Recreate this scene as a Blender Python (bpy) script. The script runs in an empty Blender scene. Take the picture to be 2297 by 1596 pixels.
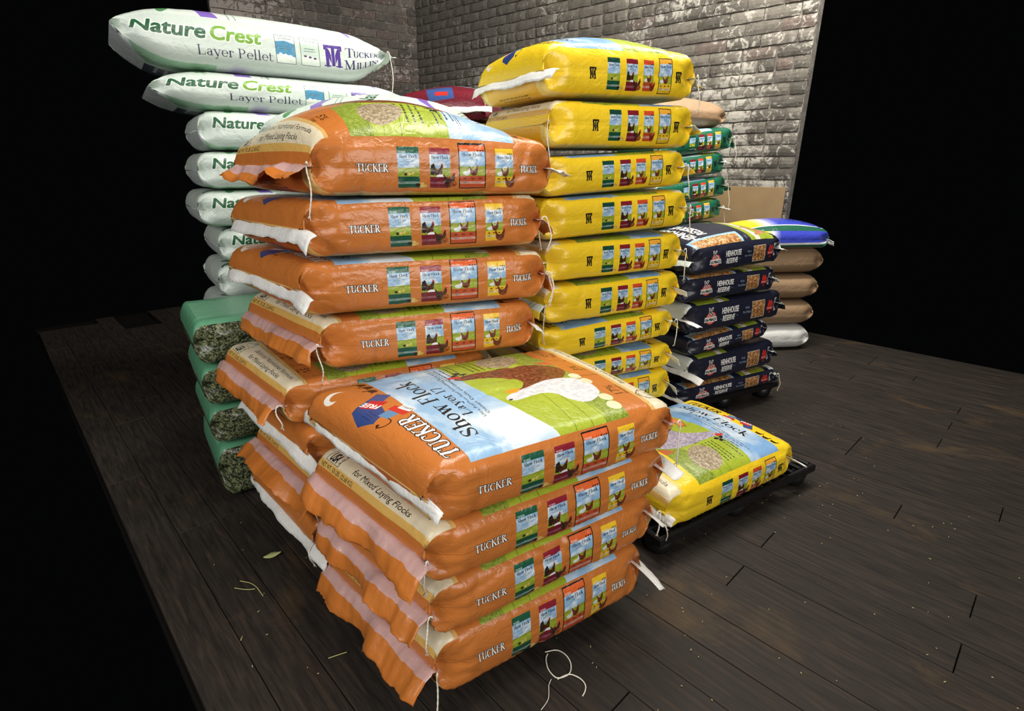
import bpy, math, random
import numpy as np
from mathutils import Matrix, Vector

# ------------------------------------------------------------------ camera, world, lights, exposure
scn = bpy.context.scene
COL = scn.collection
cam = bpy.data.cameras.new('camera'); camo = bpy.data.objects.new('camera', cam); COL.objects.link(camo)
camo.location = (0, 0, 1.35); camo.rotation_euler = (math.pi/2-0.336, 0, 0)
cam.sensor_fit = 'HORIZONTAL'; cam.sensor_width = 36; cam.lens = 1208*36/2297; cam.clip_start = .05
scn.camera = camo
wd = bpy.data.worlds.new('world'); scn.world = wd; wd.use_nodes = True
wd.node_tree.nodes['Background'].inputs[0].default_value = (.9, .95, 1, 1)
wd.node_tree.nodes['Background'].inputs[1].default_value = 0.0015
def area(name, loc, tgt, sx, sy, power, col):
    l = bpy.data.lights.new(name, 'AREA'); l.shape = 'RECTANGLE'; l.size = sx; l.size_y = sy; l.energy = power; l.color = col
    o = bpy.data.objects.new(name, l); COL.objects.link(o); o.location = loc
    o.rotation_euler = (Vector(tgt)-Vector(loc)).to_track_quat('-Z', 'Y').to_euler()
    return o
area('unseen_ceiling_lamp', (.35, 1.9, 3.9), (.3, 1.9, 0), 2.6, .5, 85, (1, .95, .87))
area('unseen_ceiling_lamp', (1.6, 3.3, 3.8), (1.2, 5.4, 1.4), 2.6, .5, 175, (1, .95, .87))  # added out of view and aimed to brighten the brick walls
area('unseen_front_light', (1.9, -2.0, 2.3), (0.2, 2.0, .8), 2.4, 2.0, 105, (1, .97, .93))  # unseen area light on the camera side, put in for the sack fronts
area('unseen_front_light', (-2.4, -1.0, 2.2), (-.3, 1.9, .8), 1.8, 1.8, 64, (1, .97, .93))  # added light from the left front to brighten tapes and left ends
scn.view_settings.view_transform = 'Standard'; scn.view_settings.look = 'None'
scn.view_settings.exposure = 0.0; scn.view_settings.gamma = 1.0; scn.view_settings.use_curve_mapping = False

R = random.Random(7)
# ------------------------------------------------------------------ helpers
def srgb(c):
    c = np.asarray(c, float)/255.0
    return tuple(np.where(c <= .04045, c/12.92, ((c+.055)/1.055)**2.4))
def tag(o, label=None, cat=None, group=None, kind=None):
    if label: o['label'] = label
    if cat: o['category'] = cat
    if group: o['group'] = group
    if kind: o['kind'] = kind
    return o
def link(name, me, parent=None):
    o = bpy.data.objects.new(name, me); COL.objects.link(o)
    if parent is not None: o.parent = parent
    return o
def mk(name, V, F, mats=(), mi=None, smooth=False):
    me = bpy.data.meshes.new(name)
    me.from_pydata([tuple(v) for v in V], [], [tuple(f) for f in F])
    for m in mats: me.materials.append(m)
    if mi is not None: me.polygons.foreach_set('material_index', np.asarray(mi, np.int32))
    if smooth: me.polygons.foreach_set('use_smooth', np.ones(len(me.polygons), bool))
    me.update()
    return me
def box_vf(x0, y0, z0, x1, y1, z1):
    V = [(x0,y0,z0),(x1,y0,z0),(x1,y1,z0),(x0,y1,z0),(x0,y0,z1),(x1,y0,z1),(x1,y1,z1),(x0,y1,z1)]
    F = [(0,3,2,1),(4,5,6,7),(0,1,5,4),(1,2,6,5),(2,3,7,6),(3,0,4,7)]
    return V, F
def cham_vf(x0, y0, z0, x1, y1, z1, b):
    """box with bevelled top edges"""
    V = [(x0,y0,z0),(x1,y0,z0),(x1,y1,z0),(x0,y1,z0),(x0,y0,z1-b),(x1,y0,z1-b),(x1,y1,z1-b),(x0,y1,z1-b),
         (x0+b,y0+b,z1),(x1-b,y0+b,z1),(x1-b,y1-b,z1),(x0+b,y1-b,z1)]
    F = [(0,3,2,1),(0,1,5,4),(1,2,6,5),(2,3,7,6),(3,0,4,7),(4,5,9,8),(5,6,10,9),(6,7,11,10),(7,4,8,11),(8,9,10,11)]
    return V, F
def merge(parts):
    V, F = [], []
    for v, f in parts:
        n = len(V); V += list(v); F += [tuple(i+n for i in q) for q in f]
    return V, F
def tube_vf(P, r, n=6, mod=None):
    P = np.asarray(P, float); T = np.gradient(P, axis=0); T /= np.linalg.norm(T, axis=1)[:, None]+1e-9
    up = np.array([.13, .21, .97]); V = []; F = []
    for i, (p, t) in enumerate(zip(P, T)):
        a = np.cross(t, up); a /= np.linalg.norm(a)+1e-9; b = np.cross(t, a)
        rr = r*(mod[i] if mod is not None else 1)
        for k in range(n):
            w = 2*math.pi*k/n; V.append(p+rr*(a*math.cos(w)+b*math.sin(w)))
    m = len(P)
    for i in range(m-1):
        for k in range(n):
            F.append((i*n+k, i*n+(k+1) % n, (i+1)*n+(k+1) % n, (i+1)*n+k))
    F.append(tuple(range(n))[::-1]); F.append(tuple((m-1)*n+k for k in range(n)))
    return V, F

# ------------------------------------------------------------------ materials
def newmat(name):
    m = bpy.data.materials.new(name); m.use_nodes = True
    nt = m.node_tree; b = nt.nodes['Principled BSDF']
    return m, nt, b
def N(nt, t, **k):
    n = nt.nodes.new(t)
    for a, v in k.items(): setattr(n, a, v)
    return n
def bump(nt, b, src, strength, dist=.01, prev=None):
    n = N(nt, 'ShaderNodeBump'); n.inputs['Strength'].default_value = strength; n.inputs['Distance'].default_value = dist
    nt.links.new(src, n.inputs['Height'])
    if prev is not None: nt.links.new(prev, n.inputs['Normal'])
    nt.links.new(n.outputs[0], b.inputs['Normal']); return n.outputs[0]
def noise(nt, scale, detail=4, vec=None, rough=.55, dist=0):
    n = N(nt, 'ShaderNodeTexNoise'); n.inputs['Scale'].default_value = scale; n.inputs['Detail'].default_value = detail
    n.inputs['Roughness'].default_value = rough; n.inputs['Distortion'].default_value = dist
    if vec is not None: nt.links.new(vec, n.inputs['Vector'])
    return n.outputs['Fac']
def ramp(nt, src, stops):
    r = N(nt, 'ShaderNodeValToRGB'); e = r.color_ramp.elements
    while len(e) < len(stops): e.new(.5)
    for el, (p, c) in zip(e, stops):
        el.position = p; el.color = (*c, 1) if len(c) == 3 else c
    nt.links.new(src, r.inputs[0]); return r.outputs[0]
def mix(nt, fac, a, b, mode='MIX'):
    n = N(nt, 'ShaderNodeMix', data_type='RGBA', blend_type=mode)
    for s, v in ((n.inputs[0], fac), (n.inputs[6], a), (n.inputs[7], b)):
        if hasattr(v, 'links'): nt.links.new(v, s)
        elif isinstance(v, (int, float)): s.default_value = v
        else: s.default_value = (*v, 1)
    return n.outputs[2]
def mapping(nt, coord, scale=(1,1,1), rot=(0,0,0)):
    tc = N(nt, 'ShaderNodeTexCoord') if coord != 'Pos' else N(nt, 'ShaderNodeNewGeometry')
    m = N(nt, 'ShaderNodeMapping'); m.inputs['Scale'].default_value = scale; m.inputs['Rotation'].default_value = rot
    nt.links.new(tc.outputs['Position' if coord == 'Pos' else coord], m.inputs[0]); return m.outputs[0]
def plain(name, rgb, rough=.5, spec=.4, nscale=40, nstr=.1, var=.12, trans=0):
    m, nt, b = newmat(name); v = mapping(nt, 'Object')
    f = noise(nt, nscale*.3, 4, v)
    c = np.array(srgb(rgb))
    nt.links.new(ramp(nt, f, [(.3, tuple(c*(1-var))), (.7, tuple(np.minimum(c*(1+var), 1)))]), b.inputs['Base Color'])
    b.inputs['Roughness'].default_value = rough; b.inputs['Specular IOR Level'].default_value = spec
    bump(nt, b, noise(nt, nscale, 4, v), nstr)
    if trans: b.inputs['Transmission Weight'].default_value = trans
    return m

# ------------------------------------------------------------------ painting of the printed film (flat print, drawn by code)
rng = np.random.default_rng(3)
def vnoise(h, w, cell):
    gh, gw = int(h/cell)+3, int(w/cell)+3
    g = rng.random((gh, gw)); y = np.arange(h)/cell; x = np.arange(w)/cell
    yi = y.astype(int); xi = x.astype(int); fy = (y-yi)[:, None]; fx = (x-xi)[None]
    fy = fy*fy*(3-2*fy); fx = fx*fx*(3-2*fx)
    a = g[yi][:, xi]; b = g[yi][:, xi+1]; c = g[yi+1][:, xi]; d = g[yi+1][:, xi+1]
    return (a*(1-fx)+b*fx)*(1-fy)+(c*(1-fx)+d*fx)*fy
def fbm(h, w, cell, o=4):
    s = 0; t = 0; a = 1
    for k in range(o):
        s = s+a*vnoise(h, w, max(1.2, cell/2**k)); t += a; a *= .55
    return s/t
_tc = {}
def font_tris(txt):
    if txt in _tc: return _tc[txt]
    cu = bpy.data.curves.new('t', 'FONT'); cu.body = txt; cu.size = 1; cu.resolution_u = 3
    o = bpy.data.objects.new('t', cu); COL.objects.link(o)
    dg = bpy.context.evaluated_depsgraph_get(); me = o.evaluated_get(dg).to_mesh()
    me.calc_loop_triangles()
    co = np.array([v.co[:2] for v in me.vertices]) if len(me.vertices) else np.zeros((0, 2))
    tr = np.array([t.vertices[:] for t in me.loop_triangles]) if len(me.loop_triangles) else np.zeros((0, 3), int)
    o.evaluated_get(dg).to_mesh_clear(); bpy.data.objects.remove(o); bpy.data.curves.remove(cu)
    _tc[txt] = (co, tr); return co, tr
CAPH = None
class Art:
    def __init__(s, w, h, ppm, rgb):
        s.w, s.h, s.p = w, h, ppm; s.W, s.H = int(w*ppm), int(h*ppm)
        s.a = np.empty((s.H, s.W, 3), np.float32); s.a[:] = np.array(rgb)/255
    def _bb(s, x0, y0, x1, y1):
        return max(0, int(math.floor(x0*s.p))-1), max(0, int(math.floor(y0*s.p))-1), min(s.W, int(math.ceil(x1*s.p))+2), min(s.H, int(math.ceil(y1*s.p))+2)
    def _put(s, m, col, X0, Y0):
        v = s.a[Y0:Y0+m.shape[0], X0:X0+m.shape[1]]
        if callable(col): c = col(m.shape[0], m.shape[1])
        elif isinstance(col, np.ndarray) and col.ndim == 3: c = col
        else: c = np.array(col)/255
        v += (c-v)*m[..., None]
    def rect(s, x0, y0, x1, y1, col): s.poly([(x0,y0),(x1,y0),(x1,y1),(x0,y1)], col)
    def pmask(s, pts):
        P = np.array(pts, float); X0, Y0, X1, Y1 = s._bb(*P.min(0), *P.max(0))
        if X1 <= X0 or Y1 <= Y0: return None
        k = 2; ys = (np.arange((Y1-Y0)*k)+.5)/k+Y0; xs = (np.arange((X1-X0)*k)+.5)/k+X0
        Q = P*s.p; ins = np.zeros((len(ys), len(xs)), bool)
        for (ax, ay), (bx, by) in zip(Q, np.roll(Q, -1, 0)):
            if ay == by: continue
            r = (ys >= min(ay, by)) & (ys < max(ay, by))
            if not r.any(): continue
            xc = ax+(ys[r]-ay)*(bx-ax)/(by-ay)
            ins[r] ^= xs[None] < xc[:, None]
        m = ins.reshape(Y1-Y0, k, X1-X0, k).mean((1, 3)).astype(np.float32)
        return m, X0, Y0
    def blob(s, pts, col):
        P = np.array(pts, float)
        for _ in range(2): P = np.stack([P*.75+np.roll(P, -1, 0)*.25, P*.25+np.roll(P, -1, 0)*.75], 1).reshape(-1, 2)
        s.poly(P, col)
    def poly(s, pts, col):
        r = s.pmask(pts)
        if r: s._put(r[0], col, r[1], r[2])
    def ell(s, cx, cy, rx, ry, col, rot=0, soft=0):
        e = max(rx, ry)*1.02; X0, Y0, X1, Y1 = s._bb(cx-e, cy-e, cx+e, cy+e)
        if X1 <= X0 or Y1 <= Y0: return
        y, x = np.mgrid[Y0:Y1, X0:X1]; x = (x+.5)/s.p-cx; y = (y+.5)/s.p-cy
        c, n = math.cos(rot), math.sin(rot); u = (x*c+y*n)/rx; v = (-x*n+y*c)/ry
        d = (1-np.sqrt(u*u+v*v))*min(rx, ry)*s.p
        s._put(np.clip(d/(1+soft*s.p)+.5, 0, 1).astype(np.float32), col, X0, Y0)
    def stroke(s, pts, wid, col):
        P = np.array(pts, float); Wd = np.broadcast_to(np.asarray(wid, float), (len(P),))
        m = Wd.max()/2; X0, Y0, X1, Y1 = s._bb(*(P.min(0)-m), *(P.max(0)+m))
        if X1 <= X0 or Y1 <= Y0: return
        M = np.zeros((Y1-Y0, X1-X0), np.float32)
        for i in range(len(P)-1):
            a, b = P[i], P[i+1]; w = max(Wd[i], Wd[i+1])/2
            x0, y0, x1, y1 = s._bb(*(np.minimum(a, b)-w), *(np.maximum(a, b)+w))
            if x1 <= x0 or y1 <= y0: continue
            y, x = np.mgrid[y0:y1, x0:x1]; x = (x+.5)/s.p; y = (y+.5)/s.p
            d = b-a; L = (d**2).sum()+1e-12
            t = np.clip(((x-a[0])*d[0]+(y-a[1])*d[1])/L, 0, 1)
            dist = np.hypot(x-a[0]-t*d[0], y-a[1]-t*d[1]); ww = (Wd[i]+(Wd[i+1]-Wd[i])*t)/2
            c = np.clip((ww-dist)*s.p+.5, 0, 1)
            v = M[y0-Y0:y1-Y0, x0-X0:x1-X0]; np.maximum(v, c, out=v)
        s._put(M, col, X0, Y0)
    def text(s, txt, x, y, cap, col, sx=1., shear=0., rot=0., bold=0., anchor='l', width=None):
        """sans text; x,y = baseline start, cap height in metres"""
        global CAPH
        if CAPH is None:
            c, _ = font_tris('H'); CAPH = c[:, 1].max()
        co, tr = font_tris(txt)
        if not len(tr): return
        q = co/CAPH*cap; q = np.c_[q[:, 0]*sx+q[:, 1]*shear, -q[:, 1]]
        wd = q[:, 0].max()
        if width: q[:, 0] *= width/wd; wd = width
        if anchor == 'c': q[:, 0] -= wd/2
        if anchor == 'r': q[:, 0] -= wd
        c, n = math.cos(rot), math.sin(rot); q = np.c_[q[:, 0]*c-q[:, 1]*n+x, q[:, 0]*n+q[:, 1]*c+y]
        offs = [(0, 0)] if not bold else [(bold*math.cos(k*math.pi/4), bold*math.sin(k*math.pi/4)) for k in range(8)]+[(0, 0)]
        X0, Y0, X1, Y1 = s._bb(*(q.min(0)-bold), *(q.max(0)+bold))
        if X1 <= X0 or Y1 <= Y0: return
        k = 2; M = np.zeros(((Y1-Y0)*k, (X1-X0)*k), bool)
        T = (q*s.p-np.array([X0, Y0]))*k
        B = M
        for t in tr:
            A = T[t]; x0, y0 = np.floor(A.min(0)).astype(int); x1, y1 = np.ceil(A.max(0)).astype(int)+1
            x0 = max(x0, 0); y0 = max(y0, 0); x1 = min(x1, M.shape[1]); y1 = min(y1, M.shape[0])
            if x1 <= x0 or y1 <= y0: continue
            xs = np.arange(x0, x1)[None]+.5; ys = np.arange(y0, y1)[:, None]+.5
            (ax, ay), (bx, by), (cx, cy) = A
            e1 = (bx-ax)*(ys-ay)-(by-ay)*(xs-ax); e2 = (cx-bx)*(ys-by)-(cy-by)*(xs-bx); e3 = (ax-cx)*(ys-cy)-(ay-cy)*(xs-cx)
            B[y0:y1, x0:x1] |= ((e1 >= -.01) & (e2 >= -.01) & (e3 >= -.01)) | ((e1 <= .01) & (e2 <= .01) & (e3 <= .01))
        if bold:
            O = np.zeros_like(M)
            for dx, dy in offs:
                O |= np.roll(M, (int(round(dy*s.p*k)), int(round(dx*s.p*k))), (0, 1))
            M = O
        s._put(M.reshape(Y1-Y0, k, X1-X0, k).mean((1, 3)).astype(np.float32), col, X0, Y0)
    def serif(s, txt, x, y, cap, col, grow=0., sx=1., wt=1., rot=0., shear=0.):
        """roman lettering with thick stems, thin hairlines and slab feet"""
        c, n = math.cos(rot), math.sin(rot); cur = 0
        def tr(P):
            P = np.array(P, float); X = (P[:, 0]*sx+cur+P[:, 1]*shear)*cap; Y = -P[:, 1]*cap
            return np.c_[X*c-Y*n+x, X*n+Y*c+y]
        for ch in txt:
            if ch == ' ': cur += .36*sx; continue
            w, ops = GL[ch]
            for o in ops:
                if o[0] == 'L': P = [(o[1], o[2]), (o[3], o[4])]; W = np.full(2, o[5])
                elif o[0] == 'V': P = [(o[1]-.15, o[2]), (o[1]+.15, o[2])]; W = np.full(2, .055)
                else:
                    a = np.radians(np.linspace(o[5], o[6], 22)); P = np.c_[o[1]+o[3]*np.cos(a), o[2]+o[4]*np.sin(a)]
                    W = TN+(o[7]-TN)*np.abs(np.cos(a))**1.6
                W = W*wt*cap+grow*2
                s.stroke(tr(P), W, col)
            cur += w*sx
        return cur*cap
    def image(s, name):
        im = bpy.data.images.new(name, s.W, s.H)
        px = np.ones((s.H, s.W, 4), np.float32); px[..., :3] = np.clip(s.a[::-1], 0, 1)
        im.pixels.foreach_set(px.ravel()); im.pack(); return im
TK, TN = .15, .055
def _st(x, y0, y1, w=TK): return ('L', x, y0, x, y1, w)
GL = {
 'T': (.92, [('L',.06,.97,.84,.97,TN), _st(.45,.02,.97), ('V',.45,.02), _st(.06,.78,.97,TN), _st(.84,.78,.97,TN)]),
 'U': (.98, [_st(.2,.32,.97), ('A',.47,.32,.27,.31,180,360,TK), _st(.74,.32,.97,.07), ('V',.2,.97), ('V',.74,.97)]),
 'C': (.9, [('A',.47,.5,.37,.48,48,312,TK*1.15), _st(.74,.68,.93,TN)]),
 'K': (.98, [_st(.2,.02,.97), ('V',.2,.97), ('V',.2,.02), ('L',.28,.45,.72,.96,TN*1.2), ('L',.4,.58,.8,.04,TK), ('V',.72,.97), ('V',.8,.02)]),
 'E': (.84, [_st(.2,.02,.97), ('L',.06,.97,.7,.97,TN), ('L',.06,.03,.74,.03,TN), ('L',.2,.52,.54,.52,TN), _st(.7,.78,.97,TN), _st(.74,.03,.24,TN), _st(.54,.42,.62,TN)]),
 'F': (.8, [_st(.2,.02,.97), ('L',.06,.97,.7,.97,TN), ('L',.2,.52,.54,.52,TN), _st(.7,.76,.97,TN), _st(.54,.42,.62,TN), ('V',.2,.02)]),
 'R': (.95, [_st(.2,.02,.97), ('V',.2,.02), ('L',.06,.97,.4,.97,TN), ('L',.2,.5,.4,.5,TN), ('A',.4,.735,.24,.235,-90,90,TK), ('L',.42,.48,.76,.04,TK), ('V',.82,.02)]),
 'P': (.82, [_st(.2,.02,.97), ('V',.2,.02), ('L',.06,.97,.4,.97,TN), ('L',.2,.46,.4,.46,TN), ('A',.4,.715,.26,.255,-90,90,TK)]),
 'S': (.72, [('A',.36,.74,.22,.23,35,230,.1), ('L',.2,.62,.52,.38,TK*1.1), ('A',.36,.26,.25,.24,50,-145,.1), _st(.56,.74,.95,TN), _st(.11,.05,.27,TN)]),
 'L': (.8, [_st(.2,.02,.97), ('V',.2,.97), ('L',.06,.03,.7,.03,TN), _st(.7,.03,.26,TN)]),
 'M': (1.15, [_st(.18,.02,.97,TN), _st(.95,.02,.97), ('L',.18,.97,.55,.05,TK), ('L',.55,.05,.95,.97,TN), ('V',.18,.02), ('V',.95,.02), ('V',.14,.97), ('V',.98,.97)]),
 'I': (.42, [_st(.21,.02,.97), ('V',.21,.02), ('V',.21,.97)]),
 'N': (1.0, [_st(.2,.02,.97,TN), _st(.8,.02,.97,TN), ('L',.2,.97,.8,.03,TK), ('V',.2,.02), ('V',.16,.97), ('V',.8,.97)]),
 'G': (.95, [('A',.47,.5,.37,.48,48,315,TK*1.15), _st(.74,.05,.42,TK*.8), ('V',.74,.42), _st(.74,.7,.93,TN)]),
 'h': (.78, [_st(.18,.02,1.05), ('V',.18,.02), ('L',.06,1.03,.18,1.05,TN), ('A',.4,.42,.22,.23,0,150,TK), _st(.62,.02,.42), ('V',.62,.02)]),
 'o': (.74, [('A',.36,.33,.27,.32,0,360,TK)]),
 'w': (1.06, [('L',.14,.64,.34,.03,TK), ('L',.34,.03,.52,.6,TN), ('L',.52,.6,.72,.03,TK), ('L',.72,.03,.9,.64,TN), ('V',.14,.64), ('V',.5,.64), ('V',.9,.64)]),
 'l': (.4, [_st(.2,.02,1.05), ('V',.2,.02), ('L',.08,1.03,.2,1.05,TN)]),
 'c': (.64, [('A',.36,.33,.26,.32,55,310,TK), ('A',.53,.52,.03,.04,0,360,.08)]),
 'k': (.76, [_st(.18,.02,1.05), ('V',.18,.02), ('L',.08,1.03,.18,1.05,TN), ('L',.24,.3,.52,.62,TN), ('L',.32,.4,.62,.03,TK), ('V',.52,.63), ('V',.64,.02)]),
 'a': (.66, [_st(.48,.05,.46,.12), ('A',.32,.46,.16,.18,0,160,.11), ('A',.3,.19,.18,.17,40,330,.12), ('L',.3,.37,.48,.37,TN), ('L',.48,.05,.6,.03,TN)]),
 'y': (.7, [('L',.12,.64,.36,.03,TK), ('L',.6,.64,.28,-.26,TN), ('L',.28,-.26,.14,-.26,.09), ('V',.12,.64), ('V',.6,.64)]),
 'e': (.66, [('A',.34,.33,.25,.32,0,315,.13), ('L',.1,.36,.58,.36,TN)]),
 'r': (.54, [_st(.18,.02,.64), ('V',.18,.02), ('L',.08,.62,.18,.64,TN), ('A',.38,.4,.2,.23,60,160,.09), ('A',.46,.56,.03,.04,0,360,.08)]),
 't': (.5, [_st(.2,.1,.85,.12), ('L',.06,.63,.44,.63,TN), ('A',.34,.14,.14,.12,180,320,.1)]),
 '1': (.55, [_st(.3,.02,.95,.12), ('V',.3,.02), ('L',.14,.84,.3,.94,TN)]),
 '7': (.62, [('L',.08,.94,.56,.94,.08), ('L',.56,.94,.26,.02,.11), _st(.08,.78,.94,TN)]),
 '2': (.64, [('A',.32,.7,.2,.24,-20,165,.12), ('L',.5,.6,.1,.05,.08), ('L',.08,.05,.56,.05,.1), _st(.56,.05,.2,TN)]),
 '.': (.3, [('A',.15,.06,.02,.02,0,360,.1)]),
}
INK = (22, 22, 24)
def sky(h, w):
    n = fbm(h, w, max(8, w*.22), 5)[..., None]; t = np.clip((n-.42)*3.6, 0, 1)
    return np.array([150, 188, 222])/255*(1-t)+np.array([222, 234, 242])/255*t
def sky_yel(h, w):
    n = fbm(h, w, max(8, w*.25), 5)[..., None]; t = np.clip((n-.45)*3.4, 0, 1)
    return np.array([128, 170, 216])/255*(1-t)+np.array([214, 226, 236])/255*t
def grass(h, w, a=(126, 146, 32), b=(176, 188, 70)):
    n = vnoise(h, w, 5)*.45+fbm(h, w, max(12, h*.25), 3)*.55; n = n[..., None]
    return np.array(a)/255*(1-n)+np.array(b)/255*n
def tall(h, w):
    n = (vnoise(h, w, 3)*.6+vnoise(h, w, 9)*.4)[..., None]
    return np.array([96, 118, 26])/255*(1-n)+np.array([182, 194, 92])/255*n
def feather(a, b, cell=6):
    def f(h, w):
        n = fbm(h, w, cell, 3)[..., None]; n = np.clip((n-.3)*2.2, 0, 1)
        return np.array(a)/255*(1-n)+np.array(b)/255*n
    return f
def pellets(a=(120, 84, 52), b=(214, 176, 128)):
    def f(h, w):
        n = np.clip((vnoise(h, w, 6)-.25)*1.9, 0, 1)[..., None]
        return np.array(a)/255*(1-n)+np.array(b)/255*n
    return f
def hen(A, x, y, s, body=((92, 44, 22), (150, 84, 46)), flip=1, comb=(196, 40, 34)):
    c = feather(*body); q = lambda P: [(x+flip*px*s, y-py*s) for px, py in P]
    A.blob(q([(-.55,.95),(-.42,.55),(-.4,.2),(-.2,-.05),(.15,-.08),(.38,.15),(.42,.5),(.5,.8),(.42,.98),(.3,.95),(.22,.7),(.0,.5),(-.25,.6),(-.35,.85)]), c)
    A.poly(q([(.3,.98),(.34,1.12),(.4,1.02),(.46,1.1),(.48,.94)]), comb)
    A.ell(x+flip*.47*s, y-.76*s, .04*s, .09*s, comb)
    A.poly(q([(.5,.9),(.6,.85),(.5,.82)]), (214, 170, 80))
    for k in (-.05, .15): A.stroke(q([(k,-.05),(k,-.25)]), .03*s, (200, 150, 70))
def goose(A, x, y, s, flip=1):
    q = lambda P: [(x+flip*px*s, y-py*s) for px, py in P]
    A.blob(q([(-.5,.3),(-.35,.0),(.1,-.05),(.35,.15),(.4,.45),(.44,.85),(.36,.98),(.26,.9),(.24,.6),(.1,.45),(-.2,.45)]), feather((206, 208, 212), (240, 241, 243), 9))
    A.poly(q([(.44,.9),(.56,.84),(.44,.8)]), (226, 160, 50))
def lines(A, x, y, w, n, dy, t, col, cen=False, seed=0):
    r = random.Random(seed)
    for k in range(n):
        ww = w*r.uniform(.65, 1); x0 = x+(w-ww)/2 if cen else x; p = x0
        while p < x0+ww:
            d = r.uniform(.006, .016)*w/.12; A.rect(p, y+k*dy, min(p+d, x0+ww), y+k*dy+t, col); p += d+.0035*w/.12
def mini(A, x, y, w, h, hc, kind, sub, tuck=True, frame=None, seed=0):
    """one little picture of a sack on the gusset"""
    A.rect(x, y, x+w, y+h, hc)
    yh = y+.155*h; A.poly([(x, yh), (x+w, yh), (x+w, y+.52*h), (x, y+.52*h)], sky)
    A.poly([(x, y+.5*h), (x+.5*w, y+.505*h), (x+w, y+.48*h), (x+w, y+.72*h), (x, y+.72*h)], grass)
    if tuck: A.serif('TUCKER', x+.06*w, yh-.01*h, .04*h, (240, 240, 236), sx=.8, wt=1.3)
    if hc[0] > 200 and hc[1] > 90 or kind == 'red': A.rect(x+.7*w, yh-.03*h, x+.95*w, yh-.005*h, INK) if not tuck else [A.ell(x+(.72+.1*k)*w, yh-.02*h, .03*w, .016*h, INK) for k in range(3)]
    n = A.serif('Show Flock', 0, -9, .01, INK); cap = .073*h; wd = n/.01*cap; A.serif('Show Flock', x+(w-min(wd*1, .84*w))/2, y+.265*h, cap, (26, 34, 46), sx=min(1, .84*w/wd), wt=1.1)
    A.text(sub, x+w/2, y+.312*h, .027*h, (30, 36, 50), anchor='c')
    lines(A, x+.2*w, y+.33*h, .6*w, 2, .018*h, .006*h, (70, 80, 100), True, seed)
    s = .2*h
    if kind == 'chick':
        A.ell(x+.35*w, y+.66*h, .07*w, .035*h, (52, 38, 24)); A.ell(x+.52*w, y+.655*h, .07*w, .035*h, (222, 200, 110)); A.ell(x+.66*w, y+.64*h, .06*w, .035*h, (216, 190, 100)); A.ell(x+.72*w, y+.61*h, .035*w, .02*h, (222, 200, 120))
    elif kind == 'mix':
        hen(A, x+.4*w, y+.68*h, s*1.35, ((40, 22, 16), (104, 52, 32))); A.ell(x+.5*w, y+.705*h, .2*w, .05*h, (238, 238, 238)); A.poly([(x+.02*w, y+.66*h), (x+.06*w, y+.43*h), (x+.2*w, y+.38*h), (x+.3*w, y+.52*h), (x+.2*w, y+.68*h)], (44, 30, 26))
    else:
        goose(A, x+.28*w, y+.7*h, s*1.05); hen(A, x+.55*w, y+.7*h, s*1.1, ((80, 34, 20), (132, 62, 38)))
    lo = {'chick': (24, 78, 58), 'mix': (112, 26, 40), 'red': (188, 78, 44), 'yel': (228, 186, 46)}[kind]
    A.rect(x, y+.72*h, x+w, y+h, lo)
    pale = tuple(int(c*.45+225*.55) for c in lo); A.rect(x, y+.84*h, x+w, y+.9*h, pale if kind != 'mix' else (150, 84, 96))
    A.text('USA', x+.2*w, y+.885*h, .03*h, INK, anchor='c'); A.stroke([(x+.07*w+.26*w*(1-math.cos(t))/2, y+.885*h-.055*h*math.sin(t)) for t in np.linspace(0, math.pi, 9)], .006*h, INK)
    lines(A, x+.48*w, y+.86*h, .45*w, 2, .018*h, .005*h, (90, 80, 70), False, seed)
    if kind in ('red', 'yel'):
        for k in (.2, .5, .8): A.ell(x+k*w, y+.78*h, .07*w, .016*h, (90, 50, 30))
    # birds leaning over the lower right corner
    if kind == 'chick': A.ell(x+.92*w, y+.93*h, .12*w, .045*h, (50, 34, 24)); A.ell(x+1.12*w, y+.9*h, .1*w, .04*h, (214, 182, 96)); A.ell(x+1.24*w, y+.95*h, .12*w, .04*h, (206, 172, 92)); A.ell(x+1.1*w, y+.96*h, .1*w, .03*h, (222, 196, 116))
    if kind == 'mix': hen(A, x+.95*w, y+.95*h, .32*h, ((34, 26, 22), (96, 60, 40))); A.ell(x+1.15*w, y+.9*h, .2*w, .07*h, feather((120, 54, 26), (186, 104, 56)), -.5)
    if kind == 'yel' and not frame: hen(A, x+.85*w, y+.99*h, .3*h, ((84, 38, 22), (136, 74, 44)))
    if kind == 'red' and not frame: hen(A, x+.9*w, y+.97*h, .26*h, ((84, 30, 22), (146, 60, 40)))
    if frame: A.stroke([(x, y), (x+w, y), (x+w, y+h), (x, y+h), (x, y)], .0028, frame)
def tm(A, x, y, h, col, bg):
    """the T-over-M monogram, x,y = lower left, h high"""
    w = .72*h; L = lambda a, b, c, d, t: A.stroke([(x+a*w, y-b*h), (x+c*w, y-d*h)], t*h, col)
    for a in (.16, .84): L(a, .04, a, .78, .13); A.rect(x+(a-.19)*w, y-.06*h, x+(a+.19)*w, y, col)
    L(.16, .78, .5, .1, .14); L(.84, .78, .5, .1, .14)
    A.rect(x+.38*w, y-.9*h, x+.62*w, y-.06*h, bg); A.rect(x+.41*w, y-.92*h, x+.59*w, y-.03*h, col)
    A.rect(x+.0*w, y-h, x+w, y-.86*h, col); A.rect(x-.02*w, y-h, x+.1*w, y-.76*h, col); A.rect(x+.9*w, y-h, x+1.02*w, y-.76*h, col)
def outlined(A, txt, x, y, cap, fill=(250, 248, 244), edge=(40, 24, 14), g=.003, **k):
    A.serif(txt, x, y, cap, edge, grow=g, **k); return A.serif(txt, x, y, cap, fill, **k)

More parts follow.
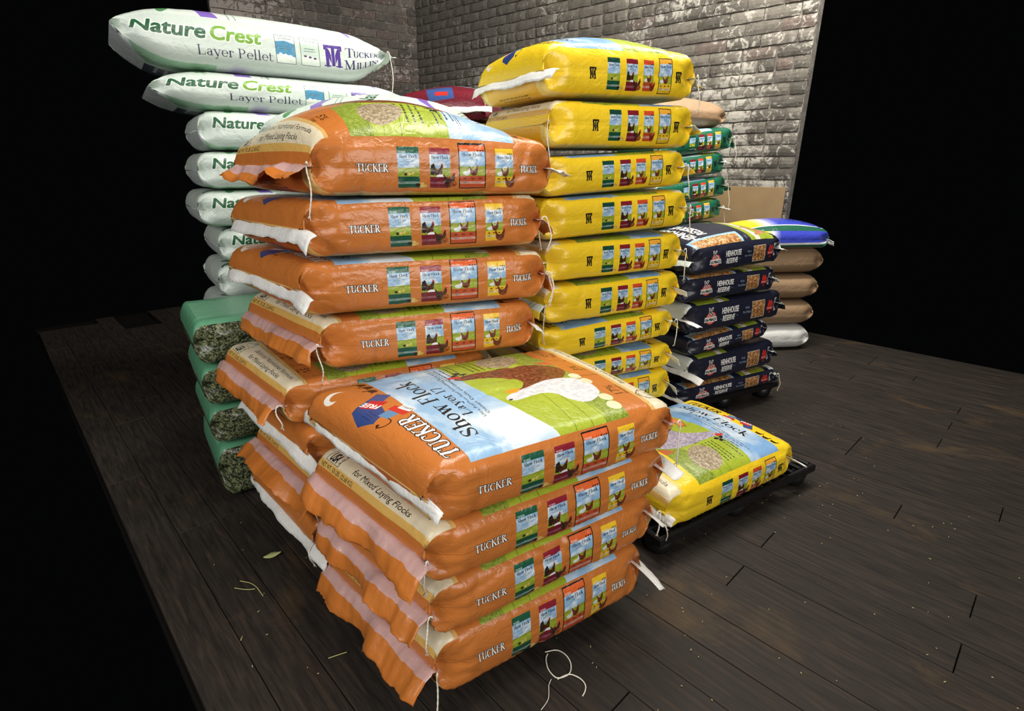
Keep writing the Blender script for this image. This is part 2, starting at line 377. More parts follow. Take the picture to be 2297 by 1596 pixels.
def fabric(name, art, rough=.3, spec=.5, clear=0.):
    m, nt, b = newmat(name); im = N(nt, 'ShaderNodeTexImage'); im.image = art.image(name); im.extension = 'EXTEND'
    nt.links.new(im.outputs[0], b.inputs['Base Color'])
    b.inputs['Roughness'].default_value = rough; b.inputs['Specular IOR Level'].default_value = spec
    v = mapping(nt, 'Object'); v2 = mapping(nt, 'Object', (1, .55, 1.4))
    p = bump(nt, b, noise(nt, 26, 3, v2, .5, .6), .25, .012)
    a = N(nt, 'ShaderNodeMath', operation='SUBTRACT'); nt.links.new(noise(nt, 9, 3, v2, .5, 1.2), a.inputs[0]); a.inputs[1].default_value = .5
    a2 = N(nt, 'ShaderNodeMath', operation='ABSOLUTE'); nt.links.new(a.outputs[0], a2.inputs[0])
    p = bump(nt, b, ramp(nt, a2.outputs[0], [(0, (0,0,0)), (.045, (1,1,1))]), .14, .004, p)
    bump(nt, b, noise(nt, 230, 2, v), .12, .002, p)
    return m

def show_side(base, lab, tucker):
    A = Art(.70, .15, 1500, base)
    if tucker:
        outlined(A, 'TUCKER', .10, .087, .0215, g=.0014, sx=.76, wt=1.2); outlined(A, 'TUCKER', .598, .087, .021, g=.0014, sx=.57, wt=1.1)
        mini(A, .218, .016, .063, .118, (32, 92, 68), 'chick', 'Starter', seed=1); mini(A, .312, .018, .062, .116, (142, 36, 52), 'mix', 'Developer', seed=2)
        mini(A, .402, .006, .082, .128, (226, 102, 48), 'red', 'Layer 17', frame=INK, seed=3); mini(A, .516, .016, .058, .116, (240, 196, 48), 'yel', 'Layer 22', seed=4)
        A.stroke([(0, .0765), (.7, .0765)], .0007, tuple(int(c*.72) for c in base))
    else:
        tm(A, .175, .098, .04, INK, base); tm(A, .592, .098, .04, INK, base)
        mini(A, .255, .022, .058, .11, (26, 70, 56), 'chick', 'Starter', False, seed=1); mini(A, .345, .022, .055, .112, (128, 30, 42), 'mix', 'Developer', False, seed=2)
        mini(A, .428, .022, .052, .11, (206, 76, 44), 'red', 'Layer 17', False, seed=3); mini(A, .508, .012, .064, .128, (236, 170, 60), 'yel', 'Layer 22', False, frame=INK, seed=4)
        A.stroke([(0, .0765), (.7, .0765)], .0007, tuple(int(c*.8) for c in base))
    return A
def usa_mark(A, x, y, s, sq=1.):
    A.poly([(x-.02*s, y), (x+.12*s, y-.72*s)]+[(x+.12*s+(.96*s)*t, y-.72*s-.42*s*math.sin(math.pi*t)) for t in np.linspace(0, 1, 12)]+[(x+1.22*s, y)], INK)
    g = .022*s; bg = (226, 214, 184)
    A.poly([(x+.02*s, y-g), (x+.145*s, y-.71*s)]+[(x+.145*s+(.91*s)*t, y-.71*s-.385*s*math.sin(math.pi*t)) for t in np.linspace(0, 1, 12)]+[(x+1.17*s, y-g)], bg)
    A.text('USA', x+.2*s, y-.08*s, .42*s, INK, bold=.014*s, width=.68*s)
    A.text('IN THE', x+.56*s, y-.58*s, .09*s, INK, anchor='c')
    for k, ch in enumerate('PROUDLY'):
        t = (k+.6)/9.0; A.text(ch, x+.14*s+.9*s*t, y-.68*s-.27*s*math.sin(math.pi*t), .13*s, INK, rot=-(.5-t)*1.7, anchor='c')
    for k, ch in enumerate('MADE'): A.text(ch, x+(.9+.045*k)*s, y-(.74-.2*k)*s, .13*s, INK, rot=1.2, anchor='c')
def show_header(A, tucker):
    mx, my = .515, .085
    A.poly([(mx+.03*math.cos(t), my+.03*math.sin(t)) for t in np.linspace(-2.6, 1.1, 20)]+[(mx-.006+.023*math.cos(t), my+.011+.025*math.sin(t)) for t in np.linspace(1.0, -2.5, 20)], (240, 236, 226))
    ox, oy, k = .285, .058, .82
    q = lambda P: [(ox+x*k, oy+y*k) for x, y in P]
    A.poly(q([(0, .03), (.05, -.005), (.12, .02), (.15, .075), (.1, .1), (.03, .085)]), (52, 72, 128)); A.poly(q([(.1, .1), (.15, .075), (.19, .13), (.15, .155)]), (58, 80, 138))
    A.stroke(q([(.12, .02), (.15, .075), (.19, .13)]), .002, (34, 46, 92)); lines(A, ox+.03*k, oy+.03*k, .05*k, 3, .012*k, .003*k, (34, 46, 92))
    A.poly(q([(.075, .075), (.12, .045), (.15, .095), (.1, .125)]), (196, 40, 44)); A.text('FREE', ox+.087*k, oy+.1*k, .024*k, (250, 246, 240), rot=-.45, sx=.9, bold=.001)
    A.poly(q([(-.012, .07), (.03, .06), (.045, .11), (.0, .12)]), (98, 140, 180)); A.poly(q([(-.02, .115), (.05, .1), (.06, .13), (-.015, .145)]), (202, 52, 40))
    A.poly(q([(-.01, .14), (.04, .126), (.048, .152), (-.005, .166)]), (246, 246, 242)); A.text('SAMPLE', ox-.004*k, oy+.161*k, .012*k, INK, rot=-.26, sx=.8)
    A.stroke(q([(-.02+.024*math.cos(t), .05+.024*math.sin(t)) for t in np.linspace(1.2, 4.6, 12)]), .0034, (60, 32, 16)); A.poly(q([(-.03, .02), (-.012, .032), (-.022, .04)]), (60, 32, 16))
    if tucker: outlined(A, 'TUCKER', .03, .172, .047, g=.0028, sx=.86, wt=1.25)
    else: outlined(A, 'TUCKER', .04, .172, .044, fill=(24, 22, 18), edge=(24, 22, 18), g=.001, sx=.84, wt=1.1)
    for dx, dy in ((.475, .164), (.515, .168), (.555, .164)):
        A.ell(dx, dy, .015, .009, (48, 26, 12), -.3); A.stroke([(dx+.010, dy-.004), (dx+.015, dy-.018)], .006, (48, 26, 12)); A.poly([(dx-.02, dy-.013), (dx-.007, dy-.004), (dx-.011, dy+.004)], (48, 26, 12))
def show_top(base, tan, num, tucker, yel):
    W, H = .60, .90; A = Art(W, H, 1500, base)
    sk = sky_yel if yel else sky
    dark = tuple(int(c*.55) for c in base)
    # sky and grass
    A.poly([(.0, .275), (W, .275), (W, .56), (0, .62)], sk)
    hill = [(x, .60-.055*(x/W)-.025*math.sin(x/W*3.1)) for x in np.linspace(0, W, 20)]
    A.poly(hill+[(W, .755), (0, .755)], lambda h, w: grass(h, w, (150, 168, 40), (186, 200, 74)))
    A.poly([(x, .70+.008*math.sin(x*40)) for x in np.linspace(0, W, 30)]+[(W, .755), (0, .755)], tall)
    for k in range(3): A.stroke([(x, .635+.03*k+.008*math.sin(x*9+k)) for x in np.linspace(0, W, 14)], .0012, (104, 122, 30))
    wd = A.serif('Show Flock', 0, -9, .01, INK)/.01
    A.serif('Show Flock', .075, .405, .40/wd, INK, wt=1.05)
    l = A.serif('Layer '+num, 0, -9, .01, INK)/.01; A.serif('Layer '+num, .17, .462, .20/l, INK)
    A.text('Ultra Premium Feed Formulated for', .14, .497, .0125, INK, width=.30); A.text('Chickens, Ducks, and Geese', .15, .523, .0135, INK, width=.25)
    for a in range(3): A.ell(.435+.011*math.cos(a*2.1), .552+.011*math.sin(a*2.1), .009, .007, INK, a*2.1)
    lines(A, .40, .50, .17, 6, .0115, .0032, (52, 62, 84), False, 5); lines(A, .43, .585, .14, 4, .013, .0036, (60, 74, 26), False, 6)
    # picture: pellets, hen, goose, eggs
    A.ell(.50, .665, .075, .048, lambda h, w: pellets((142, 126, 98), (190, 174, 146))(h, w), .1)
    A.ell(.40, .64, .018, .013, (34, 36, 22)); A.text('B', .40, .646, .013, (200, 200, 150), anchor='c')
    if not yel or True:
        q = lambda P: [(.31+px*.17, .755-py*.17) for px, py in P]
        A.blob(q([(.5,1.34),(.62,1.2),(.6,.9),(.62,.55),(.5,.2),(.2,.0),(-.1,.0),(-.34,.16),(-.5,.42),(-.62,.86),(-.5,.92),(-.36,.72),(-.14,.66),(.1,.74),(.28,.96),(.38,1.24)]), feather((92, 46, 26), (158, 92, 56), 7) if not yel else feather((150, 140, 160), (206, 196, 210), 9))
        A.blob(q([(.5,1.22),(.62,1.42),(.68,1.3),(.62,1.2)]), (206, 60, 50)); A.poly(q([(.4,.1),(.62,.2),(.6,.0),(.3,-.02)]), (196, 104, 60))
        g = lambda P: [(.17+px*.17, .765-py*.17) for px, py in P]
        A.blob(g([(-.52,.35),(-.3,.06),(.1,-.02),(.42,.12),(.52,.4),(.46,.66),(.34,.86),(.28,1.06),(.14,1.16),(.02,1.06),(.06,.86),(.1,.7),(-.02,.56),(-.3,.52)]), feather((206, 208, 212), (238, 239, 242), 12))
        A.blob(g([(.28,1.06),(.5,1.04),(.44,.86),(.3,.9)]), (226, 160, 44)); A.ell(.187, .578, .004, .004, INK)
        for ex, ey in ((.05, .745), (.095, .752), (.25, .757), (.205, .765)): A.ell(ex, ey, .021, .016, (228, 222, 184))
    # guarantee band and cream end band
    y = .775
    for k, (t, u, x) in enumerate((('17%', 'Protein', .09), ('3%', 'Fat', .29), ('5%', 'Fiber', .46))):
        A.text(t, x, y+.042, .028, (42, 24, 12), shear=.1); A.text(u, x+.005, y+.064, .014, (42, 24, 12))
        if k: A.rect(x-.045, y-.008, x-.0425, y+.075, (60, 28, 12))
    cream = (226, 214, 184)
    A.rect(0, .85, W, .862, tan); A.rect(0, .862, W, .868, (240, 222, 160))
    A.rect(.0, .782+.08, W, .875, tan); A.rect(0, .792+.08, W, H, cream)
    # the band proper: wide enough to reach the fold
    return A
def finish_band(A, tan, base):
    W, H = A.w, A.h
    A.rect(0, .755, W, .775, tan); A.rect(0, .770, W, .842, (226, 214, 184)); A.rect(0, .842, W, .864, (222, 178, 96)); A.rect(0, .864, W, H, base)
    usa_mark(A, .04, .840, .064)
    A.text('Balanced Nutritional Formula', .165, .800, .018, INK, width=.38); A.text('for Mixed Laying Flocks', .19, .831, .018, INK, width=.30)
    A.text('NET WT. 50 LBS. (22.68 KG)', .03, .860, .0125, INK, width=.19)
def show_top2(base, tan, num, tucker, yel):
    A = Art(.60, .90, 1500, base)
    B = show_top(base, tan, num, tucker, yel)
    # fit the picture to the length of the film, then paint header and end band
    yn = np.arange(A.H)/1500.; yo = np.interp(yn, [0, .180, .206, .26, .298, .322, .339, .45, .67, .765, .9], [0, .275, .335, .405, .462, .497, .523, .60, .755, .85, .87])
    A.a[:] = B.a[np.clip((yo*1500).astype(int), 0, B.H-1)]; A.rect(0, 0, .6, .1795, base); show_header(A, tucker); finish_band(A, tan, base); return A
def show_bottom(base, tan, dark):
    A = Art(.60, .90, 400, tan)
    A.rect(.07, -.1, .53, .2, dark); A.rect(.07, .72, .53, 1, dark)
    for y0 in (.2, .72): A.ell(.30, y0, .23, .05, dark)
    lines(A, .16, .08, .28, 2, .018, .006, tuple(int(c*.5) for c in dark), False, 2); lines(A, .16, .8, .28, 3, .018, .006, tuple(int(c*.5) for c in dark), False, 3)
    A.rect(.41, .76, .5, .82, tuple(int(c*.8) for c in tan)); return A

# ------------------------------------------------------------------ setting: floor of dark boards, two old brick walls
def wood_mat():
    m, nt, b = newmat('dark_boards'); v = mapping(nt, 'Object', (1.2, 14, 8)); pos = mapping(nt, 'Pos')
    oi = N(nt, 'ShaderNodeObjectInfo')
    g = noise(nt, 5, 8, v, .62, .6)
    c = ramp(nt, g, [(.28, srgb((30, 27, 24))), (.55, srgb((52, 46, 41))), (.74, srgb((72, 58, 46))), (.9, srgb((112, 92, 66)))])
    w = noise(nt, 2.3, 6, pos, .6, .8)
    worn = ramp(nt, w, [(.58, (0,0,0)), (.74, (1,1,1))])
    c = mix(nt, worn, c, mix(nt, g, srgb((48, 37, 29)), srgb((104, 84, 58))))
    c = mix(nt, ramp(nt, oi.outputs['Random'], [(0, (.25,)*3), (1, (0,)*3)]), c, srgb((24, 21, 18)))
    s = ramp(nt, noise(nt, 55, 3, mapping(nt, 'Pos', (1, 1.6, 1), (0, 0, .8)), .5, 1.5), [(.74, (0,0,0)), (.78, (1,1,1))])
    c = mix(nt, mix(nt, .5, (0,0,0), s, 'MULTIPLY'), c, srgb((112, 100, 84)))
    nt.links.new(c, b.inputs['Base Color'])
    nt.links.new(ramp(nt, g, [(.2, (.5,)*3), (.8, (.75,)*3)]), b.inputs['Roughness']); b.inputs['Specular IOR Level'].default_value = .25
    bump(nt, b, g, .25, .006); return m
M_wood = wood_mat(); M_gap = plain('gap_dirt', (18, 16, 14), .95, .1)
fa = math.atan2(.72, -.69)                                       # boards run along this bearing
fu = Vector((math.cos(fa), math.sin(fa), 0)); fv = Vector((fu.y, -fu.x, 0))   # fv points away from the camera, to the right
V, F = box_vf(-.75, -5.0, -.08, 6.35, -.12, -.03)
floor = link('floor', mk('floor', V, F, [M_gap])); floor.rotation_euler.z = fa; tag(floor, kind='structure')
pl_w = .142; nrow = 34; vs = []
for k in range(6):
    L_ = .7+.3*k; q = cham_vf(0, 0, -.03, L_, pl_w-.0022, 0, .0014); vs.append((L_, mk('plank', *q, [M_wood])))
for r in range(nrow):
    a = -.74; y = -.13-(r+1)*pl_w; first = True
    while a < 6.3:
        L_, me = vs[R.choice([0, 1, 2, 3, 4])] if first else vs[R.choice([2, 3, 4, 5, 5])]; first = False
        if a+L_ > 6.34: 
            L_, me = vs[0]
            if a+L_ > 6.36: break
        if a > -.76:
            o = link('plank', me, floor); o.location = (a, y, R.uniform(-.0015, .0012))
        a += L_+.003

def brick_mat(name, dark, light, wash, cover):
    m, nt, b = newmat(name); oi = N(nt, 'ShaderNodeObjectInfo'); pos = mapping(nt, 'Pos')
    c = ramp(nt, oi.outputs['Random'], [(0, srgb(dark)), (.55, srgb(light)), (.8, srgb(dark)), (1, srgb((106, 94, 88)))])
    f = noise(nt, 22, 6, pos, .65)
    c = mix(nt, .6, c, ramp(nt, f, [(.25, (.25,)*3), (.75, (.8,)*3)]), 'OVERLAY')
    patch = N(nt, 'ShaderNodeMath', operation='ADD'); nt.links.new(noise(nt, 1.1, 5, pos, .6, .5), patch.inputs[0])
    q = N(nt, 'ShaderNodeMath', operation='MULTIPLY_ADD'); nt.links.new(noise(nt, 15, 5, pos, .7, 1.2), q.inputs[0]); q.inputs[1].default_value = 1.1; q.inputs[2].default_value = -.55
    nt.links.new(q.outputs[0], patch.inputs[1])
    # whitewash coverage shifts with world X along the wall
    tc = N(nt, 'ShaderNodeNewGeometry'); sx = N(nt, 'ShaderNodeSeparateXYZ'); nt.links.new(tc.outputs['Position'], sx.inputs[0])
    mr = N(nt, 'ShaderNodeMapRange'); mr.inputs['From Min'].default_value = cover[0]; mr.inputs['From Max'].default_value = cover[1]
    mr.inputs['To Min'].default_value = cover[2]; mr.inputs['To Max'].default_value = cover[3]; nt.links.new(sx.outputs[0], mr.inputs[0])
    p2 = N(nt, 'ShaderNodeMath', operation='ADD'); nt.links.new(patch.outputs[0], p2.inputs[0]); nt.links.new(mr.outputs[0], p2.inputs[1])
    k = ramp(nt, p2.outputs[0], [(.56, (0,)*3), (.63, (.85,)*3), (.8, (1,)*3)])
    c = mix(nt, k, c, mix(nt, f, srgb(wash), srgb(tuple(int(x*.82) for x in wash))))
    nt.links.new(c, b.inputs['Base Color']); b.inputs['Roughness'].default_value = .85; b.inputs['Specular IOR Level'].default_value = .25
    bump(nt, b, noise(nt, 60, 6, pos, .7), .5, .01); return m
def brick_mesh(mat, seed, w, h):
    r = random.Random(seed); V = []; F = []; nx, nz = 5, 3; d = .02
    for i in range(nx+1):
        for k in range(nz+1):
            e = (i in (0, nx)) + (k in (0, nz))
            V.append((w*i/nx+(r.uniform(-.004, .004) if e else r.uniform(-.006, .006)), -d+(.007 if e == 1 else .014 if e == 2 else 0)+r.uniform(-.0014, .0014), h*k/nz+r.uniform(-.003, .003)))
    I = lambda i, k: i*(nz+1)+k
    F = [(I(i, k), I(i+1, k), I(i+1, k+1), I(i, k+1)) for i in range(nx) for k in range(nz)]
    rim = [I(i, 0) for i in range(nx+1)]+[I(nx, k) for k in range(1, nz+1)]+[I(i, nz) for i in range(nx-1, -1, -1)]+[I(0, k) for k in range(nz-1, 0, -1)]
    b0 = len(V)
    for q in rim: V.append((V[q][0], .02, V[q][2]))
    n = len(rim)
    for i in range(n): F.append((rim[i], b0+i, b0+(i+1) % n, rim[(i+1) % n]))
    return V, F
def wall(name, org, ang, length, z0, z1, mb, mm, limit, far_first):
    V, F = box_vf(0, 0, 0, length, .12, z1); w = link(name, mk(name, V, F, [mm])); w.location = (*org, 0); w.rotation_euler.z = ang; tag(w, kind='structure')
    bw, bh, j = .255, .079, .011
    var = [(brick_mesh(mb, s, bw, bh)) for s in range(9)]; var_h = [brick_mesh(mb, 50+s, bw/2-j/2, bh) for s in range(5)]
    ms = [mk('brick', *q, [mb]) for q in var]; mh = [mk('brick', *q, [mb]) for q in var_h]
    spots = []; c = 0; z = z0
    while z+bh < z1:
        x = .002 if c % 2 == 0 else .002-(bw+j)/2; header = c % 6 == 3
        while x < length-.03:
            if header: st = bw/2-j/2; kind = 'h'
            else: st = bw; kind = 's'
            x0 = x
            if x0 < 0: x0 = .002; kind = 'h'
            if x0+(bw if kind == 's' else bw/2) < length:
                spots.append((x0, z, kind, 1.))
            elif length-x0 > .035: spots.append((x0, z, 'h', (length-x0-.004)/(bw/2-j/2)))
            x += st+j
        z += bh+j; c += 1
    spots.sort(key=lambda s: s[0], reverse=far_first)
    rest = []
    for n, (x, z, k, sc) in enumerate(spots):
        if n < limit:
            o = link('brick', R.choice(ms if k == 's' else mh), w); o.location = (x, R.uniform(-.005, .004), z); o.scale.x = sc; o.rotation_euler = (R.uniform(-.012, .012), R.uniform(-.006, .006), R.uniform(-.008, .008))
        else:
            v, f = R.choice(var if k == 's' else var_h); dy = R.uniform(-.005, .004); rest.append(([(a*sc+x, b+dy, cc+z) for a, b, cc in v], f))
    if rest: tag(link('far_bricks', mk('far_bricks', *merge(rest), [mb]), w), kind='stuff')
    return w
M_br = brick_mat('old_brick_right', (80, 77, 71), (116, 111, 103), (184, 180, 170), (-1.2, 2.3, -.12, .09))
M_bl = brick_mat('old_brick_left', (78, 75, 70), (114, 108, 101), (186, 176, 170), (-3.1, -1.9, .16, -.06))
def mortar(name, col):
    m, nt, b = newmat(name); pos = mapping(nt, 'Pos'); f = noise(nt, 14, 6, pos, .7)
    nt.links.new(ramp(nt, f, [(.3, srgb(tuple(int(c*.55) for c in col))), (.68, srgb(col))]), b.inputs['Base Color']); b.inputs['Roughness'].default_value = .95
    bump(nt, b, noise(nt, 45, 6, pos, .7), .8, .015); return m
M_mo = mortar('lime_mortar', (150, 144, 134))
CX, CY = -1.16, 7.5
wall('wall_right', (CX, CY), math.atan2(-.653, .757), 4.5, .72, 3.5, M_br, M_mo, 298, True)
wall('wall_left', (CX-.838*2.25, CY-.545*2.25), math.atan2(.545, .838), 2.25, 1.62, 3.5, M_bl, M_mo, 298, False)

# ------------------------------------------------------------------ bags
def grid_noise(x, y, seed, n, lo, hi):
    r = np.random.default_rng(seed); s = 0
    for k in range(n):
        L = math.exp(r.uniform(math.log(lo), math.log(hi))); a = r.uniform(0, math.pi); s = s+np.sin(2*math.pi*(x*math.cos(a)+y*math.sin(a))/L+r.uniform(0, 6.28))*(L/hi)
    return s/n
def sack_shape(Lp, W, H, nose, dome, skL, skR, seed, dx, aleft, rr0=.04, zf=.5, amp=1., hang=.012, flat=False, pw=(3.4, .45), dsh=0., sk=1.):
    """film tube with side gussets, closed flat at both ends; returns rows of points, faces, uv, material index, the two fin lines"""
    xe = Lp/2+hang; x0 = xe-nose; hz0 = H/2; hw0 = W/2
    nM = max(8, int(2*x0/dx)); nN = max(8, int(nose/dx*1.3))
    tn = np.sin(np.linspace(0, math.pi/2, nN+1))[1:]
    X = np.r_[-(x0+nose*tn[::-1]), np.linspace(-x0, x0, nM), x0+nose*tn]
    t = np.clip((np.abs(X)-x0)/nose, 0, 1); hz = np.maximum(hz0*np.maximum(1-t**pw[0], 0)**pw[1], .0025); e = 1-hz/hz0
    zc = hz0+(zf*H-hz0)*e
    Nt, Ns, Nb = max(14, int(W/dx*.75)), 2*max(5, int(.14/dx*.6)), max(10, int(W/dx*.3)); NN = Nt+Ns+Nb+Ns
    P = np.zeros((len(X), NN, 3)); A = np.zeros((len(X), NN))
    for i, x in enumerate(X):
        h = hz[i]; rr = min(rr0, h*.96); hw = hw0*(1-.02*e[i]); st = h-rr
        ac = min(.5*.15*min(1, h/hz0*1.0), st+1.2*rr) if h > .004 else h*.5
        ac = .074*h/hz0*(hz0/.0825)
        amax = st+math.pi/2*rr+(hw-rr)
        def pt(a):
            a = np.asarray(a, float); th = np.clip((a-st)/rr, 0, math.pi/2)
            y = np.where(a < st, -hw, np.where(a < st+math.pi/2*rr, -hw+rr*(1-np.cos(th)), -hw+rr+(a-st-math.pi/2*rr)))
            z = np.where(a < st, a, np.where(a < st+math.pi/2*rr, st+rr*np.sin(th), h)); return y, z
        j = np.arange(Nt)/Nt; a = np.where(j <= .5, ac+(amax-ac)*j*2, ac+(amax-ac)*(1-j)*2); y, z = pt(a); y = np.where(j > .5, -y, y)
        P[i, :Nt, 1] = y; P[i, :Nt, 2] = z+zc[i]
        s = 1-2*np.arange(Ns)/Ns; y, z = pt(np.abs(s)*ac); P[i, Nt:Nt+Ns, 1] = -y; P[i, Nt:Nt+Ns, 2] = np.sign(s)*z+zc[i]
        j = np.arange(Nb)/Nb; a = np.where(j <= .5, ac+(amax-ac)*j*2, ac+(amax-ac)*(1-j)*2); y, z = pt(a); y = np.where(j > .5, y, -y)
        P[i, Nt+Ns:Nt+Ns+Nb, 1] = np.where(j > .5, y, y); P[i, Nt+Ns:Nt+Ns+Nb, 2] = -z+zc[i]
        s2 = -1+2*np.arange(Ns)/Ns; y, z = pt(np.abs(s2)*ac); P[i, -Ns:, 1] = y; P[i, -Ns:, 2] = np.sign(s2)*z+zc[i]
        # gusset: bulges along the middle, folds inward at the ends
        v = .052*np.clip((abs(x)-(xe-.085))/.07, 0, 1)**1.25
        for sl, sg, ss in ((slice(Nt, Nt+Ns), 1, s), (slice(NN-Ns, NN), -1, s2)):
            P[i, sl, 1] += sg*(.010*(1-ss**2)*(1-e[i])-v*(1-np.abs(ss))**.9)
        P[i, :, 0] = x
    y = P[..., 1]; xx = P[..., 0]
    P[:, :Nt, 2] += dome*(1-dsh*xx[:, :Nt]/xe)*(np.clip(1-(y[:, :Nt]/hw0)**2, 0, 1)**.8)*(np.clip(1-(xx[:, :Nt]/xe)**2, 0, 1)**.75)
    yy = y/W+.5; P[..., 0] += -skL*yy*np.clip(-xx/xe*1.6-.6, 0, 1)+skR*yy*np.clip(xx/xe*1.6-.6, 0, 1)
    # wrinkles, pushed along the surface normal
    du = np.gradient(P, axis=0); dv = np.roll(P, -1, 1)-np.roll(P, 1, 1); nn = np.cross(du, dv); nn /= np.linalg.norm(nn, axis=2)[..., None]+1e-9
    arc = np.concatenate([np.zeros((len(X), 1)), np.cumsum(np.linalg.norm(np.diff(P, axis=1), axis=2), 1)], 1)
    d = .006*grid_noise(xx, arc, seed, 7, .12, .45)+.0016*grid_noise(xx, arc*.6, seed+9, 8, .03, .09)
    if amp > .5:
        rg = np.random.default_rng(seed+77)
        for sx in (-1, 1):
            for sy in (-1, 1):
                cx, cy = sx*xe, sy*hw0; ax = np.abs(xx-cx)+.004; dz = P[..., 2]-zf*H; dy = y-cy
                dist = np.sqrt(ax**2+dz**2+dy**2); w = np.sin(rg.uniform(5, 8)*np.arctan2(dz, ax)+rg.uniform(3, 6)*np.arctan2(dy, ax)+rg.uniform(0, 6))
                d -= .007*(1-np.abs(w))**2.5*np.exp(-(dist/.13)**2)*np.clip(dist/.04, 0, 1)
        for k in range(16):
            px, pa = rg.uniform(-xe, xe), rg.uniform(0, arc.max()); an = rg.uniform(-.5, .5)+(math.pi/2 if k % 2 else 0); L = rg.uniform(.04, .13)
            u = (xx-px)*math.cos(an)+(arc-pa)*math.sin(an); v = -(xx-px)*math.sin(an)+(arc-pa)*math.cos(an)
            d -= .005*np.exp(-(v/.009)**2)*np.exp(-(u/L)**2)
    s_all = np.zeros(NN); s_all[:] = 9; s_all[Nt:Nt+Ns] = s; s_all[-Ns:] = s2
    d += (.0009*amp*np.sin(2*math.pi*xx/.026+14*grid_noise(xx, arc, seed+3, 4, .06, .3))*np.exp(-((np.abs(s_all)-1)/.45)**2)[None]*(np.abs(s_all) < 2)[None])
    d -= .0022*amp*(np.abs(s_all) < .02)[None]*np.ones_like(xx)
    d = np.where((nn[..., 2] < -.93) | (flat & (nn[..., 2] > .93)), d*.2-.002, d)
    P += nn*(d*(1-e[:, None])**.35*amp)[..., None]
    top = np.cumsum(np.r_[0, np.linalg.norm(np.diff(P[:, Nt//2], axis=0), axis=1)]); top /= top[-1]
    nI = len(X); V = P.reshape(-1, 3); F = []; UV = []; MI = []
    us = np.clip((X+Lp/2)/Lp*sk, 0.001, .999)
    for j in range(NN):
        j2 = (j+1) % NN
        if j < Nt: a, b, k = j/Nt, (j+1)/Nt, 0
        elif j < Nt+Ns: a, b, k = (j-Nt)/Ns, (j-Nt+1)/Ns, 2
        elif j < Nt+Ns+Nb: a, b, k = (j-Nt-Ns)/Nb, (j-Nt-Ns+1)/Nb, 1
        else: a, b, k = (j-Nt-Ns-Nb)/Ns, (j-Nt-Ns-Nb+1)/Ns, 3
        for i in range(nI-1):
            F.append((i*NN+j, (i+1)*NN+j, (i+1)*NN+j2, i*NN+j2))
            f0, f1 = top[i], top[i+1]
            if k in (0, 1):
                if k == 1: a_, b_ = 1-a, 1-b
                else: a_, b_ = a, b
                if aleft: q = [(a_, 1-f0), (a_, 1-f1), (b_, 1-f1), (b_, 1-f0)]
                else: q = [(1-a_, f0), (1-a_, f1), (1-b_, f1), (1-b_, f0)]
            elif k == 2: q = [(1-us[i], 1-a), (1-us[i+1], 1-a), (1-us[i+1], 1-b), (1-us[i], 1-b)]
            else: q = [(us[i], a), (us[i+1], a), (us[i+1], b), (us[i], b)]
            UV += q; MI.append(k if k < 3 else 2)
    # end caps (the sewn line)
    F.append(tuple(range(NN))); F.append(tuple((nI-1)*NN+j for j in range(NN))[::-1]); UV += [(.5, .5)]*(2*NN); MI += [1, 1]
    return V, F, UV, MI, P[0, :Nt].copy(), P[-1, :Nt].copy()
def resamp(Q, n):
    d = np.r_[0, np.cumsum(np.linalg.norm(np.diff(Q, axis=0), axis=1))]; t = np.linspace(0, d[-1], n)
    return np.stack([np.interp(t, d, Q[:, k]) for k in range(3)], 1)
